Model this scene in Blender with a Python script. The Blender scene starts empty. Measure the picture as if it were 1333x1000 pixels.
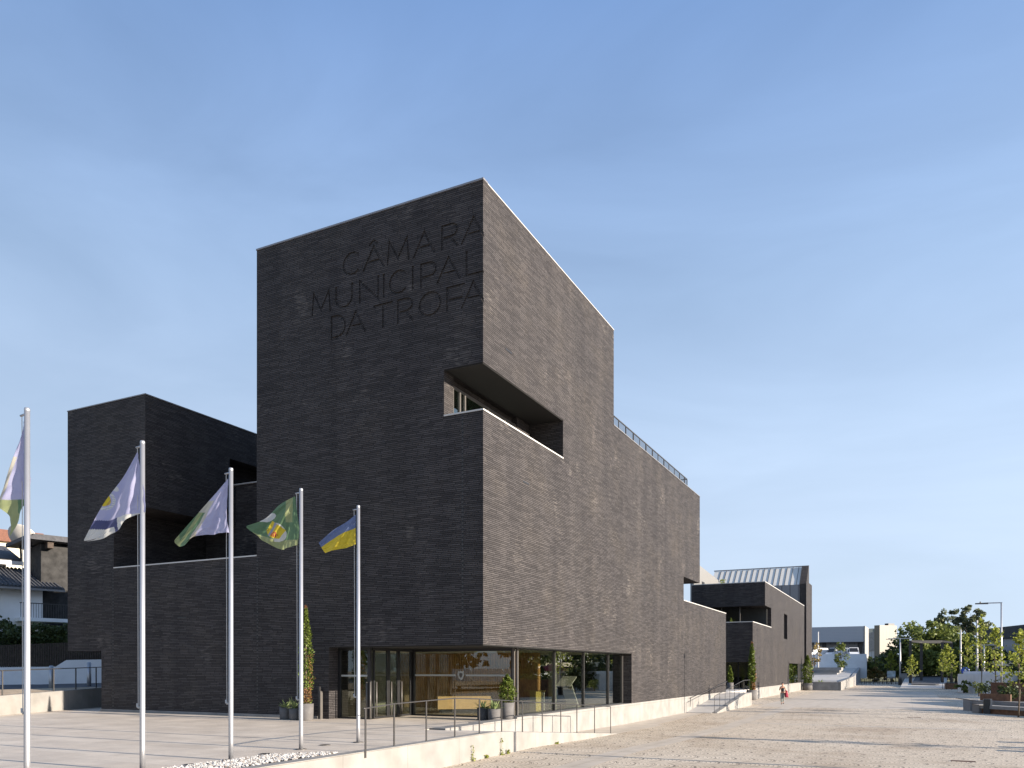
import bpy, bmesh, math, random
import numpy as np
from mathutils import Vector, Matrix
R = math.radians
C = bpy.context.scene.collection
sc = bpy.context.scene

# ------------------------------------------------------------------ camera
cd = bpy.data.cameras.new('camera'); cam = bpy.data.objects.new('camera', cd); C.objects.link(cam)
cd.sensor_width = 36; cd.lens = 27.84; cd.shift_y = 0.279; cd.clip_start = 0.1; cd.clip_end = 6000
cam.location = (12.46, -22.84, 1.8); cam.rotation_euler = (R(90), 0, R(26.527))
sc.camera = cam

# ------------------------------------------------------------------ sky, sun, exposure
SUN_EL, SUN_AZ = 13.8, 89.0            # azimuth clockwise from +Y: the sun stands almost exactly in +X
w = bpy.data.worlds.new('World'); sc.world = w; w.use_nodes = True
nt = w.node_tree; bg = nt.nodes['Background']
sky = nt.nodes.new('ShaderNodeTexSky'); sky.sky_type = 'NISHITA'; sky.sun_disc = False
sky.sun_elevation = R(SUN_EL); sky.sun_rotation = R(SUN_AZ)
sky.altitude = 0; sky.air_density = 1.0; sky.dust_density = 0.6; sky.ozone_density = 3.0
bg.inputs[1].default_value = 0.098
# pale haze that thickens towards the horizon, with faint drifting cirrus
_N, _L = nt.nodes.new, nt.links.new
tcw = _N('ShaderNodeTexCoord'); sxw = _N('ShaderNodeSeparateXYZ'); _L(tcw.outputs['Generated'], sxw.inputs[0])
rw_ = _N('ShaderNodeValToRGB'); el = rw_.color_ramp.elements
while len(el) < 6: el.new(.5)
for e_, (p_, v_) in zip(el, ((0, .97), (.10, .94), (.255, .95), (.42, .94), (.63, .84), (1, .70))): e_.position = p_; e_.color = (v_, v_, v_, 1)
_L(sxw.outputs['Z'], rw_.inputs[0])
mpw = _N('ShaderNodeMapping'); mpw.inputs['Scale'].default_value = (1.6, 3.2, 6.5); mpw.inputs['Rotation'].default_value = (.25, .35, .4); _L(tcw.outputs['Generated'], mpw.inputs['Vector'])
nzw = _N('ShaderNodeTexNoise'); nzw.inputs['Scale'].default_value = 1.1; nzw.inputs['Detail'].default_value = 7; nzw.inputs['Roughness'].default_value = .52; nzw.inputs['Distortion'].default_value = .5; _L(mpw.outputs[0], nzw.inputs['Vector'])
mdw = _N('ShaderNodeMath'); mdw.operation = 'MULTIPLY_ADD'; _L(nzw.outputs['Fac'], mdw.inputs[0]); mdw.inputs[1].default_value = .30; mdw.inputs[2].default_value = -.15
adw = _N('ShaderNodeMath'); adw.operation = 'ADD'; adw.use_clamp = True; _L(rw_.outputs[0], adw.inputs[0]); _L(mdw.outputs[0], adw.inputs[1])
mxw = _N('ShaderNodeMix'); mxw.data_type = 'RGBA'; _L(adw.outputs[0], mxw.inputs[0]); _L(sky.outputs[0], mxw.inputs[6]); 
rc_ = _N('ShaderNodeValToRGB'); el = rc_.color_ramp.elements
while len(el) < 5: el.new(.5)
for e_, (p_, v_) in zip(el, ((0, (.262, .318, .40)), (.10, (.262, .316, .395)), (.255, (.230, .293, .388)), (.42, (.172, .240, .352)), (.65, (.092, .156, .292)))): e_.position = p_; e_.color = (*v_, 1)
_L(sxw.outputs['Z'], rc_.inputs[0])
sc_w = _N('ShaderNodeVectorMath'); sc_w.operation = 'SCALE'; _L(rc_.outputs[0], sc_w.inputs[0])
clw = _N('ShaderNodeMath'); clw.operation = 'MULTIPLY_ADD'; _L(nzw.outputs['Fac'], clw.inputs[0]); clw.inputs[1].default_value = 4.2; clw.inputs[2].default_value = 8.3
sunw = _N('ShaderNodeMath'); sunw.operation = 'MULTIPLY_ADD'; _L(sxw.outputs['X'], sunw.inputs[0]); sunw.inputs[1].default_value = 2.1; _L(clw.outputs[0], sunw.inputs[2]); _L(sunw.outputs[0], sc_w.inputs['Scale'])
_L(sc_w.outputs[0], mxw.inputs[7])
_L(mxw.outputs[2], bg.inputs[0])
sd = bpy.data.lights.new('sun', 'SUN'); sun = bpy.data.objects.new('sun', sd); C.objects.link(sun)
sd.energy = 5.0; sd.angle = R(0.5); sd.color = (1.0, 0.885, 0.75)
d = Vector((math.sin(R(SUN_AZ)) * math.cos(R(SUN_EL)), math.cos(R(SUN_AZ)) * math.cos(R(SUN_EL)), math.sin(R(SUN_EL))))
sun.rotation_euler = d.to_track_quat('Z', 'Y').to_euler()
vs = sc.view_settings; vs.view_transform = 'Standard'; vs.look = 'None'; vs.gamma = 1; vs.use_curve_mapping = False
vs.exposure = 1.33

# ------------------------------------------------------------------ helpers
class MB:
    def __init__(s): s.bm = bmesh.new()
    def face(s, pts, mi=0):
        f = s.bm.faces.new([s.bm.verts.new(p) for p in pts]); f.material_index = mi; return f
    def box(s, x0, x1, y0, y1, z0, z1, mi=0):
        v = [s.bm.verts.new((x, y, z)) for z in (z0, z1) for y in (y0, y1) for x in (x0, x1)]
        for q in ((0,2,3,1),(4,5,7,6),(0,1,5,4),(2,6,7,3),(0,4,6,2),(1,3,7,5)):
            s.bm.faces.new([v[i] for i in q]).material_index = mi
        return s
    def prism(s, base, off, mi=0):
        """polygon (list of 3d points) extruded by vector off"""
        off = Vector(off); a = [s.bm.verts.new(p) for p in base]; b = [s.bm.verts.new(Vector(p) + off) for p in base]
        n = len(a)
        s.bm.faces.new(a[::-1]).material_index = mi; s.bm.faces.new(b).material_index = mi
        for i in range(n): s.bm.faces.new((a[i], a[(i+1) % n], b[(i+1) % n], b[i])).material_index = mi
        return s
    def tube(s, pts, r, seg=10, mi=0, cap=True):
        pts = [Vector(p) for p in pts]; n = len(pts)
        rs = list(r) if isinstance(r, (list, tuple)) else [r] * n
        rings = []
        for i, p in enumerate(pts):
            t = (pts[min(i+1, n-1)] - pts[max(i-1, 0)]).normalized()
            u = t.cross(Vector((0, 0, 1)))
            if u.length < 1e-3: u = t.cross(Vector((1, 0, 0)))
            u.normalize(); v = t.cross(u)
            rings.append([s.bm.verts.new(p + (u * math.cos(2*math.pi*k/seg) + v * math.sin(2*math.pi*k/seg)) * rs[i]) for k in range(seg)])
        for i in range(n-1):
            for k in range(seg):
                f = s.bm.faces.new((rings[i][k], rings[i][(k+1) % seg], rings[i+1][(k+1) % seg], rings[i+1][k]))
                f.smooth = seg > 6; f.material_index = mi
        if cap:
            s.bm.faces.new(rings[0][::-1]).material_index = mi; s.bm.faces.new(rings[-1]).material_index = mi
        return s
    def lathe(s, c, prof, seg=24, mi=0):
        """prof: list of (r, z) from bottom to top, open or closed at r=0"""
        rings = []
        for r, z in prof:
            rings.append([s.bm.verts.new((c[0] + r*math.cos(2*math.pi*k/seg), c[1] + r*math.sin(2*math.pi*k/seg), c[2] + z)) for k in range(seg)] if r > 1e-5
                         else [s.bm.verts.new((c[0], c[1], c[2] + z))])
        for a, b in zip(rings, rings[1:]):
            for k in range(seg):
                k2 = (k+1) % seg
                if len(a) == 1 and len(b) == 1: continue
                if len(a) == 1: f = s.bm.faces.new((a[0], b[k2], b[k]))
                elif len(b) == 1: f = s.bm.faces.new((a[k], a[k2], b[0]))
                else: f = s.bm.faces.new((a[k], a[k2], b[k2], b[k]))
                f.smooth = True; f.material_index = mi
        return s
    def build(s, name, mat, parent=None, smooth=False):
        bmesh.ops.recalc_face_normals(s.bm, faces=s.bm.faces)
        uvl = s.bm.loops.layers.uv.new('UVMap')
        for f in s.bm.faces:
            n = f.normal
            ax = max(range(3), key=lambda i: abs(n[i]))
            for l in f.loops:
                c = l.vert.co
                l[uvl].uv = (c.y, c.z) if ax == 0 else ((c.x, c.z) if ax == 1 else (c.x, c.y))
        if parent is not None:
            pl = parent.matrix_world.translation if False else Vector(parent['_w']) if '_w' in parent else Vector(parent.location)
            if parent.get('_local'): pl = Vector((0, 0, 0))
            bmesh.ops.translate(s.bm, verts=s.bm.verts, vec=-pl)
        me = bpy.data.meshes.new(name); s.bm.to_mesh(me); s.bm.free()
        for m in (mat if isinstance(mat, (list, tuple)) else [mat]): me.materials.append(m)
        o = bpy.data.objects.new(name, me); C.objects.link(o)
        if smooth: me.shade_smooth()
        if parent is not None:
            o.parent = parent
            o['_w'] = tuple(parent['_w']) if '_w' in parent else tuple(parent.location)
            if parent.get('_local'): o['_local'] = 1
        return o

def tag(o, label, cat, group=None, kind=None):
    o['label'] = label; o['category'] = cat
    if group: o['group'] = group
    if kind: o['kind'] = kind
    return o
def struct(o, kind='structure'):
    o['kind'] = kind; return o
def thing(name, loc, label, cat, group=None, rz=0, local=False):
    o = bpy.data.objects.new(name, None); C.objects.link(o); o.location = loc; o.rotation_euler = (0, 0, rz)
    o.empty_display_size = .3
    if local: o['_local'] = 1
    return tag(o, label, cat, group)
def copy_tree(o, loc, rz=0, label=None, scale=None):
    c = o.copy(); C.objects.link(c); c.location = loc; c.rotation_euler = (0, 0, rz)
    if scale: c.scale = scale if isinstance(scale, tuple) else (scale,)*3
    if label: c['label'] = label
    for ch in o.children:
        k = ch.copy(); C.objects.link(k); k.parent = c
        for g in ch.children:
            q = g.copy(); C.objects.link(q); q.parent = k
    return c
def mesh_obj(name, verts, faces, mat, parent=None, world=True):
    v = np.array(verts, dtype=float).reshape(-1, 3)
    if parent is not None and world and not parent.get('_local'):
        v = v - np.array(parent['_w'] if '_w' in parent else parent.location)
    me = bpy.data.meshes.new(name); me.from_pydata(v.tolist(), [], faces); me.materials.append(mat)
    o = bpy.data.objects.new(name, me); C.objects.link(o)
    if parent is not None: o.parent = parent
    return o

# ------------------------------------------------------------------ materials
def newmat(name):
    m = bpy.data.materials.new(name); m.use_nodes = True
    nt = m.node_tree; b = nt.nodes['Principled BSDF']
    return m, nt, b, nt.nodes.new, nt.links.new
def ramp(N, stops):
    n = N('ShaderNodeValToRGB'); e = n.color_ramp.elements
    while len(e) < len(stops): e.new(0.5)
    for el, (p, c) in zip(e, stops): el.position = p; el.color = (*c, 1) if len(c) == 3 else c
    return n
def simple(name, col, rough=.6, metal=0., var=.12, scale=6., bump=.0, spec=.5, vec='Object'):
    m, nt, b, N, L = newmat(name)
    tc = N('ShaderNodeTexCoord'); nz = N('ShaderNodeTexNoise'); nz.inputs['Scale'].default_value = scale; nz.inputs['Detail'].default_value = 6
    L(tc.outputs[vec], nz.inputs['Vector'])
    r = ramp(N, [(.3, tuple(c*(1-var) for c in col)), (.7, tuple(min(1, c*(1+var)) for c in col))])
    L(nz.outputs['Fac'], r.inputs[0]); L(r.outputs[0], b.inputs['Base Color'])
    b.inputs['Roughness'].default_value = rough; b.inputs['Metallic'].default_value = metal; b.inputs['Specular IOR Level'].default_value = spec
    if bump:
        bp = N('ShaderNodeBump'); bp.inputs['Strength'].default_value = bump; bp.inputs['Distance'].default_value = .02
        n2 = N('ShaderNodeTexNoise'); n2.inputs['Scale'].default_value = scale*8; n2.inputs['Detail'].default_value = 4
        L(tc.outputs[vec], n2.inputs['Vector']); L(n2.outputs['Fac'], bp.inputs['Height']); L(bp.outputs[0], b.inputs['Normal'])
    return m

def brick_mat(name, base, streak, bw=.50, rh=.064, mortar=.009, streaks=True):
    m, nt, b, N, L = newmat(name)
    uv = N('ShaderNodeUVMap'); uv.uv_map = 'UVMap'
    # slight waviness of the hand-laid courses
    wn = N('ShaderNodeTexNoise'); wn.inputs['Scale'].default_value = .9; wn.inputs['Detail'].default_value = 3
    L(uv.outputs[0], wn.inputs['Vector'])
    sub = N('ShaderNodeVectorMath'); sub.operation = 'SUBTRACT'; L(wn.outputs['Color'], sub.inputs[0]); sub.inputs[1].default_value = (.5, .5, .5)
    mul = N('ShaderNodeVectorMath'); mul.operation = 'MULTIPLY'; L(sub.outputs[0], mul.inputs[0]); mul.inputs[1].default_value = (.10, .012, 0)
    add = N('ShaderNodeVectorMath'); add.operation = 'ADD'; L(uv.outputs[0], add.inputs[0]); L(mul.outputs[0], add.inputs[1])
    sp_ = N('ShaderNodeSeparateXYZ'); L(add.outputs[0], sp_.inputs[0])
    dv = N('ShaderNodeMath'); dv.operation = 'DIVIDE'; L(sp_.outputs['Y'], dv.inputs[0]); dv.inputs[1].default_value = rh
    fl = N('ShaderNodeMath'); fl.operation = 'FLOOR'; L(dv.outputs[0], fl.inputs[0])
    wh = N('ShaderNodeTexWhiteNoise'); wh.noise_dimensions = '1D'; L(fl.outputs[0], wh.inputs['W'])
    su = N('ShaderNodeMath'); su.operation = 'MULTIPLY_ADD'; L(wh.outputs['Value'], su.inputs[0]); su.inputs[1].default_value = bw*.9; L(sp_.outputs['X'], su.inputs[2])
    cb = N('ShaderNodeCombineXYZ'); L(su.outputs[0], cb.inputs[0]); L(sp_.outputs['Y'], cb.inputs[1])
    br = N('ShaderNodeTexBrick'); br.offset = 0; br.squash = 1
    br.inputs['Scale'].default_value = 1; br.inputs['Brick Width'].default_value = bw; br.inputs['Row Height'].default_value = rh
    br.inputs['Mortar Size'].default_value = mortar; br.inputs['Mortar Smooth'].default_value = .3
    br.inputs['Color1'].default_value = tuple(c*.74 for c in base) + (1,)
    br.inputs['Color2'].default_value = tuple(c*1.27 for c in base) + (1,)
    br.inputs['Mortar'].default_value = tuple(c*.22 for c in base) + (1,)
    L(cb.outputs[0], br.inputs['Vector'])
    # big soft blotches over the wall
    bn = N('ShaderNodeTexNoise'); bn.inputs['Scale'].default_value = .35; bn.inputs['Detail'].default_value = 7; bn.inputs['Roughness'].default_value = .65
    L(uv.outputs[0], bn.inputs['Vector'])
    br2 = ramp(N, [(.3, (.87, .865, .89)), (.5, (1.0, .99, 1.0)), (.7, (1.16, 1.12, 1.06))]); L(bn.outputs['Fac'], br2.inputs[0])
    mm = N('ShaderNodeMix'); mm.data_type = 'RGBA'; mm.blend_type = 'MULTIPLY'; mm.inputs[0].default_value = 1
    L(br.outputs['Color'], mm.inputs[6]); L(br2.outputs[0], mm.inputs[7])
    mpb = N('ShaderNodeMapping'); mpb.inputs['Scale'].default_value = (1.1, .035, 1); L(uv.outputs[0], mpb.inputs['Vector'])
    vb = N('ShaderNodeTexNoise'); vb.inputs['Scale'].default_value = 1; vb.inputs['Detail'].default_value = 4; L(mpb.outputs[0], vb.inputs['Vector'])
    vr = ramp(N, [(.3, (.84, .84, .85)), (.7, (1.14, 1.13, 1.12))]); L(vb.outputs['Fac'], vr.inputs[0])
    mv = N('ShaderNodeMix'); mv.data_type = 'RGBA'; mv.blend_type = 'MULTIPLY'; mv.inputs[0].default_value = 1
    L(mm.outputs[2], mv.inputs[6]); L(vr.outputs[0], mv.inputs[7]); out = mv.outputs[2]
    # pale scum streaks along single courses
    mp = N('ShaderNodeMapping'); mp.inputs['Scale'].default_value = (2.6, 16, 1); L(uv.outputs[0], mp.inputs['Vector'])
    sn = N('ShaderNodeTexNoise'); sn.inputs['Scale'].default_value = 1; sn.inputs['Detail'].default_value = 3; L(mp.outputs[0], sn.inputs['Vector'])
    cn = N('ShaderNodeTexNoise'); cn.inputs['Scale'].default_value = .55; cn.inputs['Detail'].default_value = 3; L(uv.outputs[0], cn.inputs['Vector'])
    s7 = N('ShaderNodeMath'); s7.operation = 'MULTIPLY'; L(sn.outputs['Fac'], s7.inputs[0]); s7.inputs[1].default_value = .7
    ad = N('ShaderNodeMath'); ad.operation = 'MULTIPLY_ADD'; L(cn.outputs['Fac'], ad.inputs[0]); ad.inputs[1].default_value = .75; L(s7.outputs[0], ad.inputs[2])
    sr = ramp(N, [(.855, (0, 0, 0)), (.99, (.42, .42, .42))]); L(ad.outputs[0], sr.inputs[0])
    m2 = N('ShaderNodeMix'); m2.data_type = 'RGBA'; L(sr.outputs[0], m2.inputs[0]); L(out, m2.inputs[6]); m2.inputs[7].default_value = (*streak, 1)
    L(m2.outputs[2], b.inputs['Base Color'])
    # relief: recessed joints + every brick a little in or out + rough face
    f = N('ShaderNodeMath'); f.operation = 'SUBTRACT'; f.inputs[0].default_value = 1; L(br.outputs['Fac'], f.inputs[1])
    bw_ = N('ShaderNodeRGBToBW'); L(br.outputs['Color'], bw_.inputs[0])
    h = N('ShaderNodeMath'); h.operation = 'MULTIPLY_ADD'; L(bw_.outputs[0], h.inputs[0]); h.inputs[1].default_value = 6; L(f.outputs[0], h.inputs[2])
    rn = N('ShaderNodeTexNoise'); rn.inputs['Scale'].default_value = 22; rn.inputs['Detail'].default_value = 4; L(uv.outputs[0], rn.inputs['Vector'])
    h2 = N('ShaderNodeMath'); h2.operation = 'MULTIPLY_ADD'; L(rn.outputs['Fac'], h2.inputs[0]); h2.inputs[1].default_value = .8; L(h.outputs[0], h2.inputs[2])
    bp = N('ShaderNodeBump'); bp.inputs['Strength'].default_value = .75; bp.inputs['Distance'].default_value = .014
    L(h2.outputs[0], bp.inputs['Height']); L(bp.outputs[0], b.inputs['Normal'])
    b.inputs['Roughness'].default_value = .62; b.inputs['Specular IOR Level'].default_value = .11
    return m

def concrete_mat(name, col, joint=2.4, stain=.25):
    m, nt, b, N, L = newmat(name)
    uv = N('ShaderNodeUVMap'); uv.uv_map = 'UVMap'
    n1 = N('ShaderNodeTexNoise'); n1.inputs['Scale'].default_value = 1.3; n1.inputs['Detail'].default_value = 8; L(uv.outputs[0], n1.inputs['Vector'])
    mp = N('ShaderNodeMapping'); mp.inputs['Scale'].default_value = (1.6, .35, 1); L(uv.outputs[0], mp.inputs['Vector'])
    n2 = N('ShaderNodeTexNoise'); n2.inputs['Scale'].default_value = 1; n2.inputs['Detail'].default_value = 4; L(mp.outputs[0], n2.inputs['Vector'])
    r1 = ramp(N, [(.3, tuple(c*(1-stain) for c in col)), (.62, col)]); L(n1.outputs['Fac'], r1.inputs[0])
    r2 = ramp(N, [(.3, (.86, .83, .78)), (.55, (1, 1, 1))]); L(n2.outputs['Fac'], r2.inputs[0])
    mm = N('ShaderNodeMix'); mm.data_type = 'RGBA'; mm.blend_type = 'MULTIPLY'; mm.inputs[0].default_value = .5
    L(r1.outputs[0], mm.inputs[6]); L(r2.outputs[0], mm.inputs[7])
    br = N('ShaderNodeTexBrick'); br.offset = 0; br.inputs['Scale'].default_value = 1; br.inputs['Brick Width'].default_value = joint; br.inputs['Row Height'].default_value = 6.13
    br.inputs['Mortar Size'].default_value = .006; br.inputs['Color1'].default_value = br.inputs['Color2'].default_value = (1, 1, 1, 1); br.inputs['Mortar'].default_value = (.55, .53, .5, 1)
    L(uv.outputs[0], br.inputs['Vector'])
    m3 = N('ShaderNodeMix'); m3.data_type = 'RGBA'; m3.blend_type = 'MULTIPLY'; m3.inputs[0].default_value = 1
    L(mm.outputs[2], m3.inputs[6]); L(br.outputs['Color'], m3.inputs[7]); L(m3.outputs[2], b.inputs['Base Color'])
    b.inputs['Roughness'].default_value = .8
    bp = N('ShaderNodeBump'); bp.inputs['Strength'].default_value = .25; bp.inputs['Distance'].default_value = .01
    n4 = N('ShaderNodeTexNoise'); n4.inputs['Scale'].default_value = 25; n4.inputs['Detail'].default_value = 5; L(uv.outputs[0], n4.inputs['Vector'])
    L(n4.outputs['Fac'], bp.inputs['Height']); L(bp.outputs[0], b.inputs['Normal'])
    return m

def slab_mat():
    """large granite slabs of the entrance terrace"""
    m, nt, b, N, L = newmat('granite_slabs')
    uv = N('ShaderNodeUVMap'); uv.uv_map = 'UVMap'
    br = N('ShaderNodeTexBrick'); br.offset = .43; br.inputs['Scale'].default_value = 1; br.inputs['Brick Width'].default_value = 1.25; br.inputs['Row Height'].default_value = .62
    br.inputs['Mortar Size'].default_value = .005; br.inputs['Color1'].default_value = (.545, .475, .395, 1); br.inputs['Color2'].default_value = (.61, .54, .455, 1); br.inputs['Mortar'].default_value = (.36, .335, .295, 1)
    L(uv.outputs[0], br.inputs['Vector'])
    n1 = N('ShaderNodeTexNoise'); n1.inputs['Scale'].default_value = .9; n1.inputs['Detail'].default_value = 9; n1.inputs['Roughness'].default_value = .62; L(uv.outputs[0], n1.inputs['Vector'])
    r1 = ramp(N, [(.3, (.80, .79, .78)), (.7, (1.12, 1.10, 1.07))]); L(n1.outputs['Fac'], r1.inputs[0])
    mm = N('ShaderNodeMix'); mm.data_type = 'RGBA'; mm.blend_type = 'MULTIPLY'; mm.inputs[0].default_value = 1
    L(br.outputs['Color'], mm.inputs[6]); L(r1.outputs[0], mm.inputs[7])
    n2 = N('ShaderNodeTexNoise'); n2.inputs['Scale'].default_value = 45; n2.inputs['Detail'].default_value = 2; L(uv.outputs[0], n2.inputs['Vector'])
    r2 = ramp(N, [(.35, (.85, .85, .85)), (.65, (1.1, 1.1, 1.1))]); L(n2.outputs['Fac'], r2.inputs[0])
    m2 = N('ShaderNodeMix'); m2.data_type = 'RGBA'; m2.blend_type = 'MULTIPLY'; m2.inputs[0].default_value = 1
    L(mm.outputs[2], m2.inputs[6]); L(r2.outputs[0], m2.inputs[7]); L(m2.outputs[2], b.inputs['Base Color'])
    b.inputs['Roughness'].default_value = .62
    bp = N('ShaderNodeBump'); bp.inputs['Strength'].default_value = .15; bp.inputs['Distance'].default_value = .006
    L(m2.outputs[2], bp.inputs['Height']); L(bp.outputs[0], b.inputs['Normal'])
    return m

def cobble_mat():
    """granite setts laid in segmental arcs"""
    m, nt, b, N, L = newmat('granite_setts')
    uv = N('ShaderNodeUVMap'); uv.uv_map = 'UVMap'
    sx = N('ShaderNodeSeparateXYZ'); L(uv.outputs[0], sx.inputs[0])
    def math_(op, a, b_=None, c=None):
        n = N('ShaderNodeMath'); n.operation = op
        for i, v in enumerate((a, b_, c)):
            if v is None: continue
            if isinstance(v, (int, float)): n.inputs[i].default_value = v
            else: L(v, n.inputs[i])
        return n.outputs[0]
    # arcs bulge along +x (the building's length runs along y), columns are 1.15 m wide
    col = math_('DIVIDE', sx.outputs['Y'], 1.15)
    fr = math_('SUBTRACT', math_('FRACT', col), .5)
    arc = math_('MULTIPLY', math_('MULTIPLY', fr, fr), 1.35)
    v = math_('ADD', sx.outputs['X'], arc)
    cx = N('ShaderNodeCombineXYZ'); L(sx.outputs['Y'], cx.inputs[0]); L(v, cx.inputs[1])
    nz = N('ShaderNodeTexNoise'); nz.inputs['Scale'].default_value = 5; nz.inputs['Detail'].default_value = 3; L(uv.outputs[0], nz.inputs['Vector'])
    sb = N('ShaderNodeVectorMath'); sb.operation = 'MULTIPLY_ADD'; L(nz.outputs['Color'], sb.inputs[0]); sb.inputs[1].default_value = (.05, .05, 0); L(cx.outputs[0], sb.inputs[2])
    br = N('ShaderNodeTexBrick'); br.offset = .5; br.inputs['Scale'].default_value = 1; br.inputs['Brick Width'].default_value = .115; br.inputs['Row Height'].default_value = .115
    br.inputs['Mortar Size'].default_value = .015; br.inputs['Mortar Smooth'].default_value = .5
    br.inputs['Color1'].default_value = (.575, .485, .375, 1); br.inputs['Color2'].default_value = (.685, .59, .465, 1); br.inputs['Mortar'].default_value = (.25, .205, .155, 1)
    L(sb.outputs[0], br.inputs['Vector'])
    n1 = N('ShaderNodeTexNoise'); n1.inputs['Scale'].default_value = .22; n1.inputs['Detail'].default_value = 9; n1.inputs['Roughness'].default_value = .62; L(uv.outputs[0], n1.inputs['Vector'])
    r1 = ramp(N, [(.34, (.76, .70, .63)), (.50, (.99, .97, .94)), (.68, (1.10, 1.10, 1.09))]); L(n1.outputs['Fac'], r1.inputs[0])
    mm = N('ShaderNodeMix'); mm.data_type = 'RGBA'; mm.blend_type = 'MULTIPLY'; mm.inputs[0].default_value = 1
    L(br.outputs['Color'], mm.inputs[6]); L(r1.outputs[0], mm.inputs[7])
    # every fourth arc row carries cast shadow of uneven setts, painted into the colour
    wn = N('ShaderNodeTexNoise'); wn.inputs['Scale'].default_value = 1.6; wn.inputs['Detail'].default_value = 3; L(uv.outputs[0], wn.inputs['Vector'])
    cw = N('ShaderNodeTexWhiteNoise'); cw.noise_dimensions = '1D'; L(math_('FLOOR', col), cw.inputs['W'])
    ln = math_('FRACT', math_('MULTIPLY_ADD', cw.outputs['Value'], 7.0, math_('DIVIDE', math_('MULTIPLY_ADD', nz.outputs['Fac'], .10, v), .52)))
    lm = math_('LESS_THAN', ln, math_('MULTIPLY', wn.outputs['Fac'], .17))
    ab = math_('ABSOLUTE', fr)
    n9 = N('ShaderNodeTexNoise'); n9.inputs['Scale'].default_value = 2.3; n9.inputs['Detail'].default_value = 2; L(uv.outputs[0], n9.inputs['Vector'])
    lk = math_('MULTIPLY', math_('MULTIPLY', lm, math_('GREATER_THAN', n9.outputs['Fac'], .42)), math_('LESS_THAN', ab, math_('MULTIPLY', n9.outputs['Fac'], .75)))
    m5 = N('ShaderNodeMix'); m5.data_type = 'RGBA'; L(math_('MULTIPLY', lk, .85), m5.inputs[0]); L(mm.outputs[2], m5.inputs[6]); m5.inputs[7].default_value = (.12, .095, .07, 1)
    L(m5.outputs[2], b.inputs['Base Color'])
    f = math_('SUBTRACT', 1, br.outputs['Fac'])
    n3 = N('ShaderNodeTexNoise'); n3.inputs['Scale'].default_value = 9; n3.inputs['Detail'].default_value = 4; L(uv.outputs[0], n3.inputs['Vector'])
    hh = math_('MULTIPLY_ADD', n3.outputs['Fac'], .9, f)
    bp = N('ShaderNodeBump'); bp.inputs['Strength'].default_value = .28; bp.inputs['Distance'].default_value = .012
    L(hh, bp.inputs['Height']); L(bp.outputs[0], b.inputs['Normal'])
    b.inputs['Roughness'].default_value = .75
    return m

def glass_mat(name, tint=(.70, .71, .66), ior=1.62):
    m, nt, b, N, L = newmat(name)
    nt.nodes.remove(b); o = nt.nodes['Material Output']
    t = N('ShaderNodeBsdfTransparent'); t.inputs[0].default_value = (*tint, 1)
    g = N('ShaderNodeBsdfGlossy'); g.inputs['Roughness'].default_value = .0; g.inputs['Color'].default_value = (.92, .96, .94, 1)
    lw = N('ShaderNodeLayerWeight'); lw.inputs['Blend'].default_value = .5
    pw = N('ShaderNodeMath'); pw.operation = 'POWER'; L(lw.outputs['Facing'], pw.inputs[0]); pw.inputs[1].default_value = 3.2
    f = N('ShaderNodeMath'); f.operation = 'MULTIPLY_ADD'; L(pw.outputs[0], f.inputs[0]); f.inputs[1].default_value = .9; f.inputs[2].default_value = ((ior-1)/(ior+1))**2 + .015
    tc = N('ShaderNodeTexCoord'); nz = N('ShaderNodeTexNoise'); nz.inputs['Scale'].default_value = .5; nz.inputs['Detail'].default_value = 1; L(tc.outputs['Object'], nz.inputs['Vector'])
    bp = N('ShaderNodeBump'); bp.inputs['Strength'].default_value = .02; bp.inputs['Distance'].default_value = .05; L(nz.outputs['Fac'], bp.inputs['Height']); L(bp.outputs[0], g.inputs['Normal'])
    mx = N('ShaderNodeMixShader'); L(f.outputs[0], mx.inputs[0]); L(t.outputs[0], mx.inputs[1]); L(g.outputs[0], mx.inputs[2])
    L(mx.outputs[0], o.inputs['Surface'])
    return m

def leaf_mat(name, dark, light, trans=.35, scale=.5):
    m, nt, b, N, L = newmat(name)
    o = nt.nodes['Material Output']
    geo = N('ShaderNodeNewGeometry')
    tc = N('ShaderNodeTexCoord'); nz = N('ShaderNodeTexNoise'); nz.inputs['Scale'].default_value = scale; nz.inputs['Detail'].default_value = 3; L(tc.outputs['Object'], nz.inputs['Vector'])
    md = N('ShaderNodeMath'); md.operation = 'MULTIPLY_ADD'; L(geo.outputs['Random Per Island'], md.inputs[0]); md.inputs[1].default_value = .55
    sc_ = N('ShaderNodeMath'); sc_.operation = 'MULTIPLY'; L(nz.outputs['Fac'], sc_.inputs[0]); sc_.inputs[1].default_value = .55; L(sc_.outputs[0], md.inputs[2])
    r = ramp(N, [(.15, dark), (.8, light)]); L(md.outputs[0], r.inputs[0]); L(r.outputs[0], b.inputs['Base Color'])
    b.inputs['Roughness'].default_value = .5; b.inputs['Specular IOR Level'].default_value = .3
    tr = N('ShaderNodeBsdfTranslucent'); L(r.outputs[0], tr.inputs['Color'])
    mx = N('ShaderNodeMixShader'); mx.inputs[0].default_value = trans; L(b.outputs[0], mx.inputs[1]); L(tr.outputs[0], mx.inputs[2]); L(mx.outputs[0], o.inputs['Surface'])
    return m

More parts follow.
